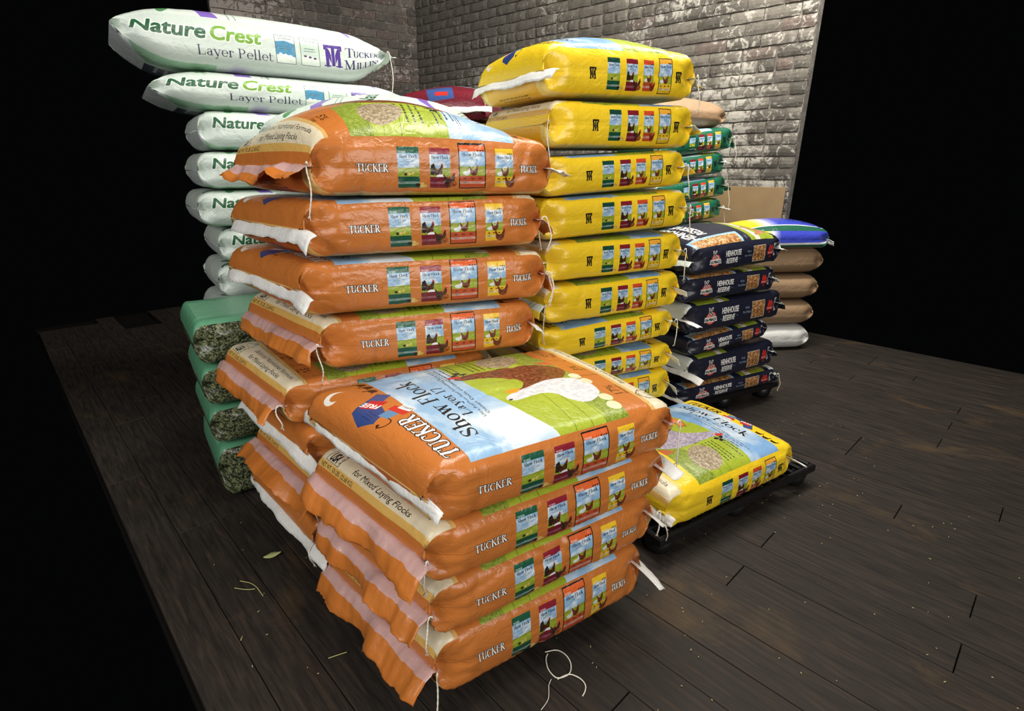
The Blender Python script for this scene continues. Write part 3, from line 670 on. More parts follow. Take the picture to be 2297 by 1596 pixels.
def strip(fin, sgn, segs, over_f, over_b, seed, wave=.35, rough=.004, droop=.12, thick=.0018, n=34):
    """band sewn along a fin: fin runs front to back; segs = (length, angle, material)"""
    Q = fin[np.argsort(fin[:, 1])]; Q = resamp(Q, 24); Q[:, 2] = np.convolve(np.pad(Q[:, 2], 3, 'edge'), np.ones(7)/7, 'valid'); Q[:, 0] = np.convolve(np.pad(Q[:, 0], 3, 'edge'), np.ones(7)/7, 'valid')
    d0 = Q[0]-Q[3]; d0[2] = 0; d0 /= np.linalg.norm(d0); d1 = Q[-1]-Q[-4]; d1[2] = 0; d1 /= np.linalg.norm(d1)
    pre = [Q[0]+d0*over_f*k/6+np.array([0, 0, -droop*over_f*(k/6)**2]) for k in range(6, 0, -1)] if over_f > 0 else []
    post = [Q[-1]+d1*over_b*k/6+np.array([0, 0, -droop*over_b*(k/6)**2]) for k in range(1, 7)] if over_b > 0 else []
    Q = resamp(np.array(list(pre)+list(Q)+list(post)), n)
    T = np.gradient(Q, axis=0); T[:, 2] *= .3; T /= np.linalg.norm(T, axis=1)[:, None]
    O = np.cross(T, (0, 0, 1)); O /= np.linalg.norm(O, axis=1)[:, None]
    if O[:, 0].mean()*sgn < 0: O = -O
    rg = np.random.default_rng(seed); k = np.linspace(0, 1, n); wv = sum(np.sin(2*math.pi*f*k+rg.uniform(0, 6.28))*a for f, a in ((.6, .6), (1.4, .5), (2.7, .3), (5.1, .1)))*wave
    rows = [Q-O*.012]; mats = []; p = rows[0]
    for L, an, mt in segs:
        for h in range(3):
            ang = math.radians(an)+wv*(len(rows) > 1)
            p = p+(L/3)*(O*np.cos(ang)[:, None]+np.array([0, 0, 1])*np.sin(ang)[:, None])+np.array([np.convolve(np.pad(rg.normal(0, rough, n), 2, 'edge'), np.ones(5)/5, 'valid') for _ in range(3)]).T; rows.append(p); mats.append(mt)
    G = np.array(rows); m = len(G)
    du = np.gradient(G, axis=0); dv = np.gradient(G, axis=1); nn = np.cross(du, dv); nn /= np.linalg.norm(nn, axis=2)[..., None]+1e-9
    A = (G+nn*thick/2).reshape(-1, 3); B = (G-nn*thick/2).reshape(-1, 3); V = np.r_[A, B]; o = m*n; F = []; MI = []
    for r in range(m-1):
        for c in range(n-1):
            a, b, cc, dd = r*n+c, r*n+c+1, (r+1)*n+c+1, (r+1)*n+c
            F += [(a, b, cc, dd), (a+o, dd+o, cc+o, b+o)]; MI += [mats[r]]*2
    for c in range(n-1):
        F += [(c, c+o, c+1+o, c+1), ((m-1)*n+c, (m-1)*n+c+1, (m-1)*n+c+1+o, (m-1)*n+c+o)]; MI += [mats[0], mats[-1]]
    for r in range(m-1):
        F += [(r*n, (r+1)*n, (r+1)*n+o, r*n+o), (r*n+n-1, r*n+n-1+o, (r+1)*n+n-1+o, (r+1)*n+n-1)]; MI += [mats[r]]*2
    return V, F, MI
def twine(p, sgn, ln, seed, yd=-1):
    r = random.Random(seed); n = 22; P = []
    bx, by = sgn*r.uniform(.004, .02), yd*r.uniform(.004, .014)
    for i in range(n):
        t = i/(n-1); up = .012*math.sin(min(1, t*4)*math.pi)
        P.append((p[0]+bx*min(1, t*5)+.006*math.sin(t*5+seed), p[1]+by*min(1, t*5)+.004*math.sin(t*7), p[2]+up-ln*max(0, t-.12)/.88))
    parts = [tube_vf(P, .0027, 6, [1 if i % 2 else .68 for i in range(n)])]
    e = P[-1]
    for k in range(3): parts.append(tube_vf([e, (e[0]+r.uniform(-.008, .008), e[1]+r.uniform(-.008, .008), e[2]-r.uniform(.006, .016))], .0013, 4))
    return merge(parts)
M_tape = plain('paper_tape', (232, 232, 228), .7, .25, 90, .35, .05)
M_twine = plain('white_twine', (236, 230, 214), .8, .2, 200, .3, .08)
M_pink = plain('inner_film', (206, 166, 160), .3, .5, 30, .3, .1)
M_tan = plain('tan_film', (222, 178, 100), .4, .5, 30, .25, .1)
CNT = [0]
def sack(art, label, group, P, th, s0, s1, zL, zR, H, a_end, W=.56, dome=.0, skL=.06, skR=.06, left=None, right=None, strL=None, strR=None, dx=.011, nose=.065, back=0., rr=.034, name=None, zf=.5, amp=1., hang=.012, cat='sack', pw=(3.4, .45), dsh=0., sk=1.):
    CNT[0] += 1; seed = CNT[0]*13
    Lp = s1-s0
    V, F, UV, MI, fl, fr = sack_shape(Lp, W, H, nose, dome, skL, skR, seed, dx, a_end == 'L', rr, zf, amp, hang, dome == 0, pw, dsh, sk)
    me = bpy.data.meshes.new('sack'); me.from_pydata(V.tolist(), [], F)
    for m in (art['top'], art['bottom'], art['side']): me.materials.append(m)
    me.polygons.foreach_set('material_index', np.array(MI, np.int32)); me.polygons.foreach_set('use_smooth', np.ones(len(F), bool))
    uv = me.uv_layers.new(name='print'); uv.data.foreach_set('uv', np.array(UV, np.float32).ravel()); me.update()
    o = link(name or art['name'], me); tag(o, label, cat, group)
    u = Vector((math.cos(th), math.sin(th), 0)); v = Vector((-u.y, u.x, 0))
    tilt = math.atan2(zR-zL, Lp)
    c = Vector((P[0], P[1], 0))+u*((s0+s1)/2)+v*(W/2+back); c.z = (zL+zR)/2
    o.location = c; o.rotation_euler = (Matrix.Rotation(th, 3, 'Z') @ Matrix.Rotation(-tilt, 3, 'Y')).to_euler()
    for fin, sg, spec, st in ((fl, -1, left, strL), (fr, 1, right, strR)):
        if spec:
            if spec[0] == 'tape':
                _, ang, hgt, of, ob = spec; v_, f_, mi = strip(fin, sg, [(hgt*.3, ang*.4, 0), (hgt*.7, ang, 0)], of, ob, seed+sg, .18, .003)
                link('seam_tape', mk('seam_tape', v_, f_, [M_tape], mi, True), o)
            else:
                _, ang, hgt, of, ob = spec; v_, f_, mi = strip(fin, sg, [(.020, 8, 0), (.030, -40, 0), (hgt*.75, ang, 1), (.010, ang-20, 1)], of, ob, seed+sg, .30, .0022, .3, .0012, 56)
                link('end_flap', mk('end_flap', v_, f_, [art['inner'], art['film']], mi, True), o)
        if st:
            q = fin[np.argmin(fin[:, 1])]
            for k, ln in enumerate(st):
                v_, f_ = twine((q[0]+sg*.004, q[1]-.004-.012*k, q[2]), sg, ln, seed+k); link('twine_tail', mk('twine_tail', v_, f_, [M_twine], None, True), o)
    return o

# ------------------------------------------------------------------ the printed designs
OR, ORT, ORD = (198, 118, 54), (216, 174, 104), (186, 98, 44)
YE, YET, YED = (246, 208, 42), (228, 206, 110), (226, 178, 30)
GR, GRT, GRD = (30, 94, 70), (170, 196, 160), (26, 82, 62)
def kit(name, top, bottom, side, film, inner, rough=.3):
    return dict(name=name, top=fabric(name+'_front', top, rough), bottom=fabric(name+'_back', bottom, rough), side=fabric(name+'_gusset', side, rough), film=film, inner=inner)
F_or = plain('orange_film', (206, 122, 52), .34, .5, 30, .25, .08); F_ye = plain('yellow_film', (240, 206, 60), .34, .5, 30, .25, .06)
F_pale = plain('pale_film', (214, 224, 214), .34, .5, 30, .25, .05); F_navy = plain('navy_film', (32, 34, 50), .34, .5, 30, .25, .1)
F_gr = plain('green_film', (36, 104, 80), .34, .5, 30, .25, .08)
ORANGE = kit('orange_feed_sack', show_top2(OR, ORT, '17', True, False), show_bottom(OR, ORT, ORD), show_side(OR, '17', True), F_or, M_pink)
YELLOW = kit('yellow_feed_sack', show_top2(YE, YET, '22', False, True), show_bottom(YE, YET, YED), show_side(YE, '22', False), F_ye, F_pale)
def green_top():
    A = Art(.60, .90, 500, GR); A.poly([(0, .3), (.6, .3), (.6, .56), (0, .6)], sky); A.poly([(0, .58), (.6, .54), (.6, .74), (0, .74)], grass)
    A.ell(.3, .14, .24, .075, (120, 186, 88)); A.ell(.3, .15, .2, .055, (238, 242, 236)); A.text('TUCKER', .3, .165, .04, (24, 60, 50), anchor='c')
    A.ell(.12, .66, .09, .06, (206, 196, 120)); goose(A, .3, .72, .12); A.rect(0, .8, .6, .87, (214, 222, 200)); return A
GREEN = kit('green_feed_sack', green_top(), show_bottom(GR, GRT, GRD), show_side(GR, '', False), F_gr, F_pale)
NV = (34, 36, 52)
def navy_side():
    A = Art(.70, .15, 1400, NV); W = (238, 236, 230); red = (212, 84, 70)
    A.ell(.15, .078, .036, .036, red); A.ell(.15, .078, .029, .029, (232, 150, 136)); A.ell(.15, .078, .024, .024, red)
    A.rect(.1, .04, .2, .046, NV); A.text('K', .15, .066, .042, W, anchor='c', sx=.95, bold=.003); A.text('K', .15, .066, .042, (20, 20, 28), anchor='c', sx=.95)
    A.poly([(.108, .072), (.192, .072), (.196, .1), (.104, .1)], W); A.text('KALMBACH', .15, .095, .015, (20, 20, 28), anchor='c', bold=.0008, width=.078)
    A.text('HENHOUSE', .228, .066, .032, W, width=.124, bold=.0012); A.text('RESERVE', .236, .108, .03, W, width=.092, shear=.16, bold=.001)
    A.rect(.222, .094, .232, .097, (120, 150, 176)); A.rect(.338, .086, .352, .089, (120, 150, 176))
    A.text('With', .418, .062, .014, (150, 176, 200), anchor='c', sx=.8); A.text('Mini Pellets', .418, .086, .012, (170, 190, 208), anchor='c', shear=.2, width=.062)
    A.rect(.455, .026, .558, .124, (196, 190, 178)); A.rect(.458, .029, .555, .121, pellets((112, 66, 34), (222, 172, 116)))
    A.ell(.602, .06, .022, .018, (196, 52, 44)); A.poly([(.586, .056), (.59, .032), (.602, .044), (.614, .032), (.618, .056)], (196, 52, 44)); A.poly([(.576, .072), (.628, .068), (.628, .092), (.576, .094)], (186, 46, 40)); A.text('PROTECT', .602, .087, .009, W, anchor='c', width=.044); A.ell(.602, .106, .009, .006, (186, 46, 40))
    A.rect(.64, .03, .672, .108, (240, 240, 238)); r = random.Random(4); y = .036
    while y < .1:
        t = r.choice((.0012, .002, .003)); A.rect(.648, y, .666, y+t, (60, 60, 64)); y += t+r.choice((.0012, .002))
    return A
def navy_top():
    A = Art(.60, .90, 700, NV); W = (238, 236, 230)
    A.text('HENHOUSE', .08, .22, .065, W, width=.38, bold=.003); A.text('RESERVE', .12, .31, .06, W, width=.28, shear=.15, bold=.003)
    A.rect(.0, .1, .09, .5, (150, 190, 216)); A.rect(0, .12, .07, .48, pellets((150, 96, 50), (226, 180, 120)))
    A.poly([(0, .56), (.6, .5), (.6, .76), (0, .76)], grass); A.poly([(0, .6), (.6, .54), (.6, .58), (0, .64)], feather((206, 186, 180), (240, 230, 224), 12))
    for x in (.1, .3, .48): hen(A, x, .74, .13, ((150, 72, 44), (226, 170, 130)))
    A.rect(0, .80, .6, .9, (226, 234, 228)); A.ell(.30, .045, .03, .03, (226, 226, 222)); A.ell(.30, .045, .024, .024, NV); A.ell(.30, .048, .014, .012, (226, 226, 222)); return A
NAVY = kit('navy_feed_sack', navy_top(), Art(.6, .9, 60, (32, 34, 48)), navy_side(), F_navy, F_pale, .32)
PG = (206, 218, 210)
def nature_word(A, x, y, cap, w1, w2, rot=0):
    for c1, g in (((240, 246, 236), .006), (None, 0)):
        A.text('Nature', x, y, cap, c1 or (46, 96, 66), shear=.22, bold=g or .0022, width=w1); A.text('Crest', x+w1+.008, y, cap, c1 or (120, 168, 62), shear=.22, bold=g or .0022, width=w2)
def pale_side():
    A = Art(.80, .17, 1200, PG); pu = (82, 58, 140)
    nature_word(A, .02, .075, .05, .2, .155); A.serif('Layer Pellet', .19, .133, .034, (52, 50, 76), sx=.92, wt=.75)
    for k, x in enumerate((.425, .505)):
        A.rect(x, .03, x+.062, .135, (226, 236, 226)); A.poly([(x, .055), (x+.031, .05), (x+.062, .06), (x+.062, .11), (x+.03, .1), (x, .104)], (78, 142, 178) if k == 0 else (196, 212, 200))
        A.stroke([(x, .03), (x+.062, .03), (x+.062, .135), (x, .135), (x, .03)], .0016, (70, 96, 84)); lines(A, x+.008, .036, .046, 2, .006, .002, (60, 90, 74), True, k); lines(A, x+.01, .07, .04, 2, .009, .003, (90, 120, 120), True, k+4)
        for q in range(3): A.ell(x+.014+.016*q, .1+.003*q, .005, .004, (240, 240, 240) if k == 0 else (90, 70, 100))
    tm(A, .585, .13, .085, pu, PG); A.serif('T', .66, .085, .036, (52, 44, 96)); A.serif('UCKER', .69, .085, .026, (52, 44, 96), sx=.85)
    A.serif('M', .655, .135, .036, (52, 44, 96)); A.serif('ILLING.', .70, .135, .027, (52, 44, 96), sx=.9); return A
def pale_top():
    A = Art(.60, .95, 700, (216, 228, 218)); pu = (134, 104, 190)
    A.stroke([(0, .30), (.1, .27), (.22, .30), (.36, .24), (.6, .27)], [.05, .045, .04, .03, .02], pu); A.stroke([(0, .36), (.2, .34), (.4, .36), (.6, .32)], .002, (70, 96, 84)); A.stroke([(0, .38), (.2, .36), (.4, .38), (.6, .34)], .002, (70, 96, 84))
    A.ell(.1, .1, .05, .02, (60, 110, 80), .6); A.ell(.2, .12, .06, .02, (60, 110, 80), -.5); A.ell(.06, .17, .05, .018, (90, 150, 100), .2)
    nature_word(A, .06, .5, .06, .26, .2)
    A.stroke([(.0, .78), (.08, .74), (.16, .69), (.24, .67), (.3, .66)], [.008, .02, .035, .045, .02], pu)
    for k in range(7): A.stroke([(.2+.014*k, .66), (.205+.014*k, .615-.005*(k % 3))], .006, pu)
    A.stroke([(.3, .66), (.36, .63), (.33, .6), (.28, .62)], .006, pu); lines(A, .1, .84, .4, 4, .016, .005, (96, 116, 110), False, 3); return A
def pale_bottom():
    A = Art(.60, .95, 500, (206, 214, 212)); 
    A.poly([(.0, .05), (.2, .1), (.18, .3), (0, .3)], (150, 190, 160)); A.rect(.25, .1, .55, .3, (70, 76, 84)); lines(A, .27, .13, .25, 5, .03, .01, (190, 200, 200), False, 8)
    A.serif('T', .1, .8, .12, (80, 84, 96)); tm(A, .3, .85, .12, (86, 90, 104), (206, 214, 212)); return A
PALE = kit('pale_green_feed_sack', pale_top(), pale_bottom(), pale_side(), F_pale, F_pale, .3)
KR = (150, 122, 92)
KRAFT = kit('kraft_sack', Art(.6, .9, 40, KR), Art(.6, .9, 40, KR), Art(.7, .15, 60, KR), plain('kraft_paper', KR, .7, .2), plain('kraft_paper_in', (190, 160, 124), .7, .2), .62)
def maroon_top():
    A = Art(.6, .9, 300, (112, 34, 46)); A.poly([(.22, .05), (.4, .03), (.44, .16), (.26, .19)], (62, 84, 142)); A.rect(.27, .07, .36, .1, (200, 50, 48)); A.rect(0, .3, .6, .58, (180, 204, 226)); return A
MAROON = kit('maroon_feed_sack', maroon_top(), Art(.6, .9, 60, (112, 34, 46)), Art(.7, .15, 60, (112, 34, 46)), plain('maroon_film', (112, 34, 46), .3, .5), F_pale, .26)
def blue_top():
    A = Art(.6, .9, 700, (246, 216, 40)); h = A.H
    t = np.clip((np.linspace(0, 1, A.W)[None, :]*1.0+.0*np.linspace(0, 1, h)[:, None]), 0, 1)
    t = np.clip((np.linspace(0, .9, h)[:, None]-.20)/.2, 0, 1)*np.ones((1, A.W)); t = t[..., None]
    a = np.array([246, 216, 40])/255; w = np.array([226, 226, 236])/255; b = np.array([64, 76, 190])/255
    A.a[:] = np.where(t < .5, a*(1-2*t)+w*2*t, w*(2-2*t)+b*(2*t-1))
    A.text('STRA', .16, .60, .07, INK, shear=.1, width=.22); A.text('TEGY', .12, .70, .07, INK, shear=.1, width=.22); A.rect(0, 0, .06, .9, (40, 96, 74)); A.rect(.06, 0, .075, .9, (230, 232, 226)); return A
WHITE = kit('white_sack', Art(.6, .9, 40, (222, 222, 218)), Art(.6, .9, 40, (222, 222, 218)), Art(.7, .15, 60, (222, 222, 218)), F_pale, F_pale, .4)
def blue_side():
    A = Art(.7, .15, 200, (240, 210, 50)); t = np.clip((np.linspace(0, 1, A.W)[None, :]-.2)/.2, 0, 1)*np.ones((A.H, 1)); t = t[..., None]
    a = np.array([246, 216, 40])/255; w = np.array([226, 226, 236])/255; b = np.array([64, 76, 190])/255
    A.a[:] = np.where(t < .5, a*(1-2*t)+w*2*t, w*(2-2*t)+b*(2*t-1)); A.rect(0, .1, .7, .12, (230, 232, 226)); A.rect(0, .12, .7, .15, (40, 96, 74)); return A
BLUE = kit('yellow_and_blue_sack', blue_top(), Art(.6, .9, 60, (230, 232, 226)), blue_side(), F_pale, F_pale, .24)

# ------------------------------------------------------------------ pallets
M_blk = plain('black_plastic', (20, 20, 21), .42, .5, 30, .12, .15)
def pallet(label, P, th, lx, ly, h, nx, ny, rim=.022):
    o = bpy.data.objects.new('pallet', None); COL.objects.link(o); tag(o, label, 'pallet', None)
    u = Vector((math.cos(th), math.sin(th), 0)); o.location = (P[0], P[1], 0); o.rotation_euler.z = th
    t = .022
    for (x0, y0, x1, y1) in ((0, 0, lx, rim), (0, ly-rim, lx, ly), (0, rim, rim, ly-rim), (lx-rim, rim, lx, ly-rim)):
        link('edge_rail', mk('edge_rail', *cham_vf(x0, y0, h-t-.012, x1, y1, h-.001, .006), [M_blk]), o)
    m1 = mk('deck_slat', *cham_vf(0, -.009, h-t, lx-2*rim, .009, h-.003, .003), [M_blk]); m2 = mk('deck_slat', *cham_vf(-.009, 0, h-t, .009, ly-2*rim, h-.004, .003), [M_blk])
    for k in range(1, ny): q = link('deck_slat', m1, o); q.location = (rim, rim+(ly-2*rim)*k/ny, 0)
    for k in range(1, nx): q = link('deck_slat', m2, o); q.location = (rim+(lx-2*rim)*k/nx, rim, 0)
    n = 14; V = []; F = []
    for (z, r) in ((0, .042), (.012, .05), (h-t-.01, .062)):
        V += [(r*math.cos(2*math.pi*k/n), r*math.sin(2*math.pi*k/n), z) for k in range(n)]
    for a in range(2): F += [(a*n+k, a*n+(k+1) % n, (a+1)*n+(k+1) % n, (a+1)*n+k) for k in range(n)]
    F += [tuple(range(n))[::-1], tuple(2*n+k for k in range(n))]; mf = mk('foot', V, F, [M_blk], None, True)
    for i in range(3):
        for k in range(3):
            q = link('foot', mf, o); q.location = (.064+(lx-.128)*i/2, .064+(ly-.128)*k/2, 0)
    return o
PH = .105
pallet('black plastic pallet under the two stacks of orange sacks', (-.245, 1.085), .554, .80, 1.10, .070, 9, 12)
pallet('black grid pallet under the single yellow sack lying flat', (.527, 1.588), .56, .98, .60, .1, 16, 10)
pallet('black pallet under the tall yellow stack', (.07, 2.33), .45, .60, .38, PH, 8, 6)
pallet('black pallet under the navy stack', (.93, 2.72), .47, .80, .52, PH, 9, 6)
pallet('black pallet under the green stack by the brick wall', (1.2, 3.95), .5, .72, .56, PH, 8, 6)

# ------------------------------------------------------------------ the stacks
FP, FT = (-.168, .998), .554
TP = lambda a=-70, h=.04, of=.06, ob=.02: ('tape', a, h, of, ob)
FL = lambda a=-70, h=.06, of=.0, ob=.03: ('flap', a, h, of, ob)
G1 = 'orange sacks of the low front stack'
kw = dict(W=.54, skL=.13, skR=.02, dx=.0085, sk=1.045)
sack(ORANGE, 'orange feed sack lying lowest in the short front stack, just above the floor boards', G1, FP, FT, .0, .66, .073, .085, .190, 'R', left=FL(-62, .075, .0, .04), right=TP(-30, .045, .09), strL=(.16,), **kw)
sack(ORANGE, 'orange feed sack second from the floor in the short front stack', G1, FP, FT, -.005, .69, .268, .280, .158, 'R', left=FL(-72, .06, 0, .02), right=TP(-50, .04, .05), strL=(.09,), strR=(.07,), **kw)
sack(ORANGE, 'orange feed sack third up in the short front stack', G1, FP, FT, -.01, .715, .428, .432, .155, 'R', left=FL(-60, .06, .02, .03), right=TP(40, .045, .05), strL=(.07,), **kw)
sack(ORANGE, 'orange sack topping the short front stack, hen and goose picture facing up', G1, FP, FT, .0, .735, .588, .575, .150, 'L', left=TP(-75, .035, .05, .06), right=FL(5, .035, .0, .05), strR=(.13,), dome=.035, **dict(kw, W=.60))
G2 = 'orange sacks of the tall rear stack'
RL, RLT = (-.615, 1.47), .5
kw = dict(W=.56, skL=.15, skR=.02, dx=.011)
sack(ORANGE, 'orange feed sack lowest in the tall rear stack, white tape edge near the dark floor', G2, RL, RLT, -.02, .62, .108, .108, .158, 'L', left=TP(-60, .045, .1, .06), strL=(.07,), **kw)
sack(ORANGE, 'orange sack second from the floor in the tall rear stack, big loose flap', G2, RL, RLT, .02, .62, .268, .268, .158, 'R', left=FL(-45, .065, 0, .06), strL=(.08,), **kw)
sack(ORANGE, 'orange sack third from the floor in the tall rear stack, long white tape', G2, RL, RLT, .0, .62, .428, .428, .158, 'L', left=TP(-55, .045, .11, .08), **kw)
sack(ORANGE, 'orange sack of the tall rear stack level with the hen picture sack', G2, RL, RLT, -.04, .62, .588, .588, .146, 'R', back=.05, left=FL(-70, .06, 0, .08), strL=(.06,), **kw)
RP, RT = (-.56, 1.55), .36
kw = dict(W=.56, skL=.25, skR=.03, dx=.0085)
sack(ORANGE, 'orange feed sack fourth down in the tall rear stack, just above the hen picture', G2, RP, RT, .0, .672, .752, .752, .166, 'R', left=FL(-72, .05, .01, .05), right=TP(-40, .04, .05), strL=(.1,), **kw)
sack(ORANGE, 'orange sack third down in the tall rear stack, white tape sloping across its end', G2, RP, RT, -.04, .708, .928, .926, .163, 'L', left=TP(-62, .05, .10, .02), right=FL(-60, .03, 0, 0), strR=(.1, .08), **kw)
sack(ORANGE, 'orange sack second down in the tall rear stack, broad white tape at left', G2, RP, RT, -.005, .69, 1.100, 1.106, .163, 'L', left=TP(-66, .055, .08, .02), right=FL(-60, .03, 0, 0), strR=(.09,), **kw)
sack(ORANGE, 'plump orange sack on top of the tall rear stack, cream band at its end', G2, RP, RT, .03, .722, 1.272, 1.266, .160, 'R', left=FL(-30, .03, -.06, .0), right=TP(-35, .05, .085), strL=(.13,), dome=.112, dsh=.6, **kw)
YP, YT = (.132, 2.1), .45
G3 = 'yellow sacks of the tall stack'
kw = dict(W=.52, skL=.04, skR=.0, dx=.012)
yz = [(.115, .115, .0, .66), (.284, .290, .0, .69), (.452, .450, .0, .685), (.578, .606, .0, .672), (.735, .748, .02, .69), (.912, .918, .02, .68), (1.078, 1.104, .0, .69), (1.240, 1.275, .005, .655), (1.418, 1.425, .02, .672), (1.592, 1.606, -.005, .660)]
yl = ['lowest yellow feed sack, on the pallet under the tall yellow stack',
 'lowest yellow feed sack in view of the tall stack, peeping over the orange picture sack',
 'second lowest yellow feed sack in view of the tall stack, mostly behind the hen picture',
 'yellow feed sack whose lower left is crossed by the pink flap behind the hen picture',
 'yellow feed sack fifth down in the tall stack, green grass strip at its upper left',
 'yellow feed sack in the middle of the tall stack beside the navy stack top',
 'yellow feed sack fourth down in the tall stack, right end twisted to a point',
 'yellow feed sack third down in the tall stack, beside the top orange sack',
 'yellow feed sack second down in the tall stack, blank yellow end facing left',
 'plump yellow feed sack on the very top, white tape across its left end']
ye = [('L', None, None), ('R', FL(), TP(-60)), ('R', None, TP(-60, .04, .06)), ('L', TP(-80, .03), FL(-60, .02)), ('R', FL(-75, .03), TP(-70, .03)), ('R', FL(-75, .03), FL(-60, .02)), ('L', None, FL(0, .03)), ('L', None, FL(-50, .02)), ('R', None, FL(-60, .02)), ('L', TP(-62, .05, .08, .05), FL(10, .03))]
ys = [(None, None), (None, None), (None, None), (None, (.11,)), ((.14,), None), (None, (.12,)), ((.1,), (.12,)), (None, (.11,)), ((.16,), None), (None, (.12,))]
for k, (z0, z1, a, b) in enumerate(yz):
    h = .16 if k == 9 else min(yz[k+1][0]-z0, yz[k+1][1]-z1)-.002
    q = dict(kw); q['back'] = .05 if k == 0 else 0.
    sack(YELLOW, yl[k], G3, YP, YT, a, b, z0, z1, max(.122, min(h, .165)), ye[k][0], left=ye[k][1], right=ye[k][2], strL=ys[k][0], strR=ys[k][1], dome=.075 if k == 9 else 0, **q)
sack(YELLOW, 'single yellow feed sack lying flat on a black grid pallet, picture side up', None, (.548, 1.612), .56, .02, .76, .102, .102, .150, 'R', W=.56, left=TP(-60, .04, .03), right=TP(-50, .03), strL=(.1,), dome=.05, skL=.0, skR=.03, dx=.010)
NP, NTH = (.875, 2.66), .47
G4 = 'navy sacks in the stack'
nz = [(.112, .112, .03, .80), (.222, .240, .10, .745), (.385, .425, .08, .655), (.520, .534, .04, .735), (.690, .700, -.01, .65), (.830, .858, .04, .66)]
nl = ['lowest navy feed sack, on the pallet behind the flat yellow sack', 'navy sack second from the bottom of its stack, pale green end at left',
 'navy feed sack third from the bottom, round white seal on its left end', 'navy sack third from the top of its stack, white taped end at left',
 'navy sack second from the top of its stack, white tape at right', 'navy sack on top of its stack, hens picture and lettering facing up']
ne = [('L', TP(-40, .03), FL(-80, .02)), ('R', TP(-30, .05, .1), FL(-80, .02)), ('L', None, None), ('R', TP(10, .04, .1), FL(-70, .03)), ('L', None, TP(-30, .04, .02)), ('L', FL(-80, .02), TP(-30, .04, .02))]
for k, (z0, z1, a, b) in enumerate(nz):
    h = .145 if k == 5 else min(nz[k+1][0]-z0, nz[k+1][1]-z1)-.002
    sack(NAVY, nl[k], G4, NP, NTH, a, b, z0, z1, max(.108, h), ne[k][0], W=.5, left=ne[k][1], right=ne[k][2], dome=.07 if k == 5 else 0, skL=.04, skR=.0, dx=.013, strR=(.09,) if k == 0 else None)
# green stack by the wall
GP, GT = (1.16, 3.9), .5
gz = [.115, .285, .455, .62, .785, .95, 1.105, 1.265, 1.425]
gl = ['green feed sack lowest in the stack by the brick wall', 'green feed sack second from the floor by the brick wall', 'green feed sack third from the floor by the brick wall', 'green feed sack fourth from the floor by the brick wall',
 'green feed sack fifth down in its stack, just above the navy stack', 'green feed sack fourth down in its stack, beside the pointed yellow sack', 'green feed sack third down in its stack, pale label on top at right', 'green feed sack second down in its stack, white tape at its right end', 'green feed sack topping its stack, under the brown paper sack']
for k, z in enumerate(gz):
    x1 = .44 if k < 8 else .47
    x1 += (-.03, .0, .02, -.03)[k % 4]+(.03 if k == 8 else 0)
    sack(GREEN, gl[k], 'green sacks stacked by the wall', GP, GT, x1-.66, x1, z-.02, z+.045, .150, 'R' if k % 2 == 0 else 'L', W=.52, right=[FL(-70, .03), TP(-20, .05, .06), FL(-60, .03), TP(-20, .04, .06)][k % 4], strR=(.16,), skL=.0, skR=.02, dx=.016, dome=.02 if k == 8 else 0)
sack(KRAFT, 'plain brown paper sack lying on top of the green stack', 'brown paper sacks', (1.13, 3.95), .42, -.2, .40, 1.622, 1.612, .15, 'L', W=.5, dx=.016, dome=.05, rr=.07, nose=.15, name='paper_sack')
# maroon sack far behind, on a box
sack(MAROON, 'maroon feed sack in the far corner, white tape across its end', None, (-.15, 3.66), 1.45, .0, .66, 1.63, 1.63, .155, 'L', W=.56, left=TP(-70, .055, .03, .03), dome=.075, skL=0, skR=0, dx=.016)
# pale green sacks to the left, hay bales below them
WP, WTH = (-1.35, 2.66), .62
G5 = 'pale green sacks stacked at the back left'
pl = [('top pale green sack at the back left, purple lettering, string at its pointed end', -.29, .83, 1.765, 1.765, .21, .05), ('pale green sack second down at the back left, green lettering half hidden', -.20, .96, 1.600, 1.600, .16, 0)]
pl += [('%s pale green sack from the floor in the stack at the back left' % ('lowest', 'second', 'third', 'fourth', 'fifth', 'sixth', 'seventh', 'eighth', 'ninth')[k], -.10+.03*(k % 3), .86, .02+.176*k, .02+.176*k, .17, 0) for k in range(9)]
for k, (lb, a, b, z0, z1, h, dm) in enumerate(pl):
    sack(PALE, lb, G5, WP, WTH, a, b, z0, z1, h, 'L', W=.55, right=FL(10, .012) if k == 0 else TP(-70, .03, .02) if k == 1 else None, strR=(.2,) if k == 0 else None, dome=dm, skL=0, skR=.05, dx=.014 if k < 2 else .03, rr=.07 if k < 2 else .05, nose=.24 if k < 2 else .1, pw=(2.0, .75) if k < 2 else (3., .45), hang=.03, zf=.68 if k == 0 else .5)
TPp, TTH = (-1.03, 2.34), -.06
tl = [('white sack with purple wave on top, lying behind the top orange sack', .02, .85, 1.415, 1.415, .115, .115), ('pale sack just under the white purple-wave sack', .03, .80, 1.265, 1.265, .155, 0),
      ('pale sack third down in the pile topped by the purple-wave sack', .0, .78, 1.10, 1.10, .155, 0), ('pale sack fourth down in the pile topped by the purple-wave sack', .03, .80, .945, .945, .148, 0), ('pale sack fifth down in the pile topped by the purple-wave sack', .01, .78, .79, .79, .148, 0)]
for k, (lb, a, b, z0, z1, h, dm) in enumerate(tl):
    sack(PALE, lb, 'pale sacks piled behind the orange stack', TPp, TTH, a, b, z0, z1, h, 'R' if k else 'L', W=.5, right=TP(-70, .03, .0) if k == 0 else None, left=FL(-60, .04) if k > 1 else None, strL=(.1,) if k in (2, 4) else None, dome=dm, skL=0, skR=0, dx=.012 if k == 0 else .018, rr=.05, nose=.1)
